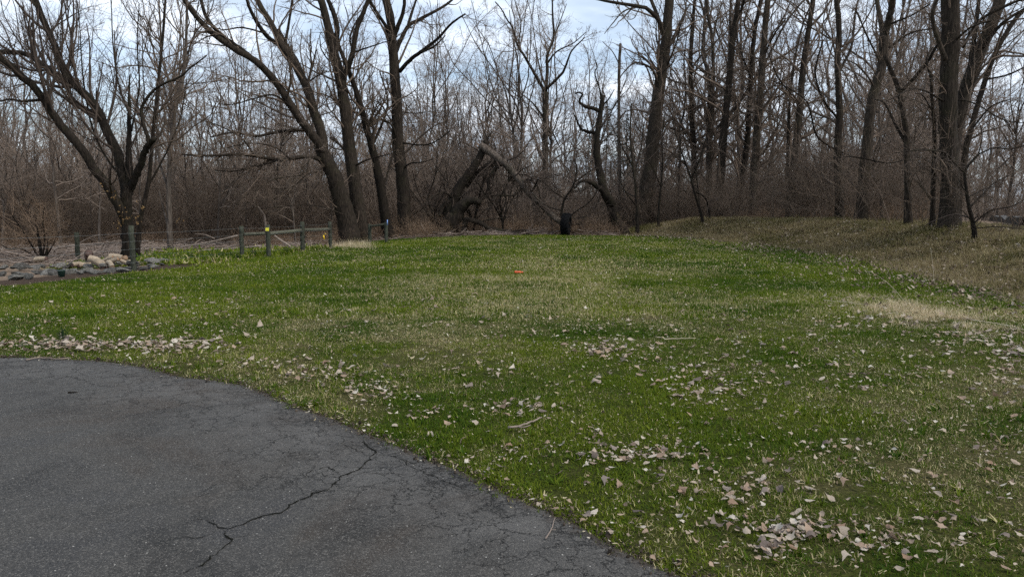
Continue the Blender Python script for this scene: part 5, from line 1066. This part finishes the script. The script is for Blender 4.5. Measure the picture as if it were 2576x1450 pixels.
# ------------------------------------------------------------------ tyre, orange toy, sticks, plants
def build_small():
    # tractor tyre standing at the lawn edge
    p = hit(1423, 590)[0]; Y = 37.0; x = float(at(1423, 590, Y)[0]); D = 58 * Y / FPX; Ro = D / 2; z0 = float(height(x, Y)); e = tag(empty('tractor_tyre', (x, Y, z0 + Ro * .99)), 'black tractor tyre with chunky lugs standing on edge under the fallen willow', 'tyre')
    prof = [(.50, -.10), (.56, -.19), (.72, -.22), (.88, -.20), (.93, -.15), (.945, 0), (.93, .15), (.88, .20), (.72, .22), (.56, .19), (.50, .10), (.54, .0)]
    n = 40; th = np.arange(n) * 2 * math.pi / n; w = .98
    V = np.array([[(b * w * 1.0, r * Ro * math.cos(t), r * Ro * math.sin(t)) for r, b in prof] for t in th]); m = len(prof); i = np.arange(n * m).reshape(n, m); F = np.stack([i, np.roll(i, -1, 1), np.roll(np.roll(i, -1, 0), -1, 1), np.roll(i, -1, 0)], -1).reshape(-1, 4)
    e.rotation_euler = (0, .06, R(-15)); link('carcass', new_mesh('carcass', V.reshape(-1, 3), [F]), M['rubber'], e)
    lg = {}
    for s in (-1, 1):
        g = Geo(); a = np.array([(.0, -.03), (.155, .05), (.19, .085), (.19, .13), (.0, .035)]); b = [(s * u * w, v * Ro * 2) for u, v in a]
        for h in (.93, 1.0): g.V.append(np.array([(u, v, h * Ro - (.10 * Ro if abs(u) > .14 and h < 1 else .03 * abs(u) / .19)) for u, v in b])); g.n += 5
        k = np.arange(5); g.F.append(np.stack([k, (k + 1) % 5, 5 + (k + 1) % 5, 5 + k], -1)); g.F.append(np.array([[5, 6, 7, 8, 9]])); lg[s] = g.mesh('tread_lug', False); lg[s].materials.append(M['rubber'])
    for k in range(18):
        for s in (-1, 1): o = link('tread_lug', lg[s], None, e); o.rotation_euler = ((k + (.5 if s > 0 else 0)) * 2 * math.pi / 18, 0, 0)
    # orange training dummy on the lawn
    c = hit(1305, 690)[0]; e = tag(empty('training_dummy', c + np.array([0, 0, .055])), 'orange plastic training dummy lying on the lawn', 'dog toy'); e.rotation_euler = (0, .03, R(8)); L = 23 * c[1] / FPX
    g = Geo(); xs = np.array([-.5, -.49, -.46, .18, .24, .26]) * L; r = np.array([.013, .025, .028, .028, .022, .015]); tube(g, np.stack([xs, xs * 0, xs * 0], -1), r, 14); link('body', g.mesh('body'), M['orange'], e)
    for q in (-.38, -.2, -.02, .12): g = Geo(); tube(g, [(q * L - .006, 0, 0), (q * L + .006, 0, 0)], .031, 14); link('rib', g.mesh('rib'), M['orange'], e)
    g = Geo(); xs = np.array([.26, .33, .42, .47]) * L; tube(g, np.stack([xs, xs * 0, xs * 0], -1), [.015, .017, .013, .007], 10); link('tip', g.mesh('tip'), M['orange'], e)
    # sticks
    def stick(pts, r, label, mt='stick', br=(), lift=.0, cat='stick'):
        r = r * .72
        q = hit(*np.array(pts, float).T); q[:, 2] += r * .8 + lift; g = Geo(); rg = rng_(int(pts[0][0])); b0 = q[0].copy(); K = 14; c = resample(q, K) + rg.normal(0, r * .25, (K, 3)); rr = r * (1 - .45 * np.linspace(0, 1, K)); root = link('fallen_stick', None) if False else None
        tube(g, c - b0, rr, 7, True, .08, rg)
        for bp in br: s = hit(*np.array(bp, float).T); s[:, 2] += r * .8 + lift; tube(g, resample(s, 6) - b0, r * .5, 5)
        o = link('fallen_stick', g.mesh('fallen_stick'), M[mt]); o.location = b0; tag(o, label, cat)
    stick([(1278, 1090), (1300, 1088), (1325, 1080), (1350, 1068), (1362, 1062)], .013, 'curved grey stick lying on the near lawn', 'stick', [[(1302, 1089), (1320, 1090), (1334, 1084)]], .03)
    stick([(66, 910), (100, 907), (150, 908), (175, 907)], .012, 'long thin stick lying along the far driveway edge', 'stick', (), .02)
    stick([(172, 994), (195, 993)], .010, 'short black twig lying on the driveway', 'bark_dark', (), .015)
    stick([(1372, 1362), (1386, 1345), (1392, 1325), (1396, 1318)], .005, 'bent brown twig at the driveway edge', 'stick', [[(1386, 1345), (1398, 1340)]], .015)
    stick([(450, 866), (520, 862), (560, 858)], .008, 'pale straight stalk lying in the leaves above the driveway', 'straw_stick', (), .03)
    stick([(1670, 860), (1690, 858), (1750, 858)], .008, 'pale thin stalk lying on the middle of the lawn', 'straw_stick', (), .03)
    stick([(2070, 762), (2140, 770), (2230, 782)], .006, 'pale dead stalk lying left of the dry grass patch', 'straw_stick', (), .05)
    stick([(2440, 815), (2530, 830), (2575, 842)], .008, 'pale dead stalk lying right of the dry grass patch', 'straw_stick', (), .06)
    # upright dead stalks
    def stalk(a, b, label):
        p = hit(*a)[0]; q = at(b[0], b[1], p[1] + .25); g = Geo(); t = np.linspace(0, 1, 8)[:, None]; c = (q - p) * t; c[:, 2] += .05 * np.sin(t[:, 0] * 3.14); tube(g, c, .0038 * (1 - .5 * t[:, 0]), 5); o = link('dead_stalk', g.mesh('dead_stalk'), M['straw_stick']); o.location = p; tag(o, label, 'stalk')
    stalk((2350, 718), (2340, 622), 'thin pale upright dead stalk against the bank'); stalk((2282, 768), (2207, 693), 'thin pale dead stalk slanting left above the dry grass patch')
    # dark bulb foliage clump by the driveway and behind the fence
    tb = [tuft(90 + k, 46, .07, .14, .26, .0055, .28) for k in range(3)]
    for m in tb: m.materials.append(M['bulb'])
    rg = rng_(91); spots = [(157, 852, .75, 'dark tuft of bulb leaves in the lawn above the driveway leaves')] + [(x, y, 1.25, 'tuft of green bulb leaves behind the fence') for x, y in ((455, 655), (480, 656), (505, 653), (530, 654), (555, 652), (580, 651), (640, 645), (720, 640), (600, 655), (425, 655))]
    for k, (x, y, s, lb) in enumerate(spots): p = hit(x, y)[0]; o = link('bulb_plant', tb[k % 3]); o.location = p; o.scale = (s,) * 3; o.rotation_euler = (0, 0, k); tag(o, lb, 'plant', 'bulb plants')
    # pinkish bark scrap by the log
    p = hit(1360, 592)[0]; g = Geo(); rg = rng_(5); th = np.linspace(-1.2, 1.2, 6); xs = np.linspace(-.2, .2, 7); X, T = np.meshgrid(xs, th); V = np.stack([X, .09 * np.sin(T), .07 * np.cos(T) + .03 * X], -1).reshape(-1, 3) + rg.normal(0, .008, (42, 3)); i = np.arange(42).reshape(6, 7); F = np.stack([i[:-1, :-1], i[:-1, 1:], i[1:, 1:], i[1:, :-1]], -1).reshape(-1, 4); g.add(V, F); o = link('bark_scrap', g.mesh('bark_scrap'), flat('scrap', (.42, .26, .19), .9, .3, 9, .3)); o.location = p + np.array([0, .1, .04]); o.modifiers.new('thick', 'SOLIDIFY').thickness = .015; tag(o, 'curl of pinkish bark lying left of the tractor tyre', 'bark')
M['straw_stick'] = flat('straw_stick', (.46, .39, .28), .8, .25, 9, .2)
build_small()
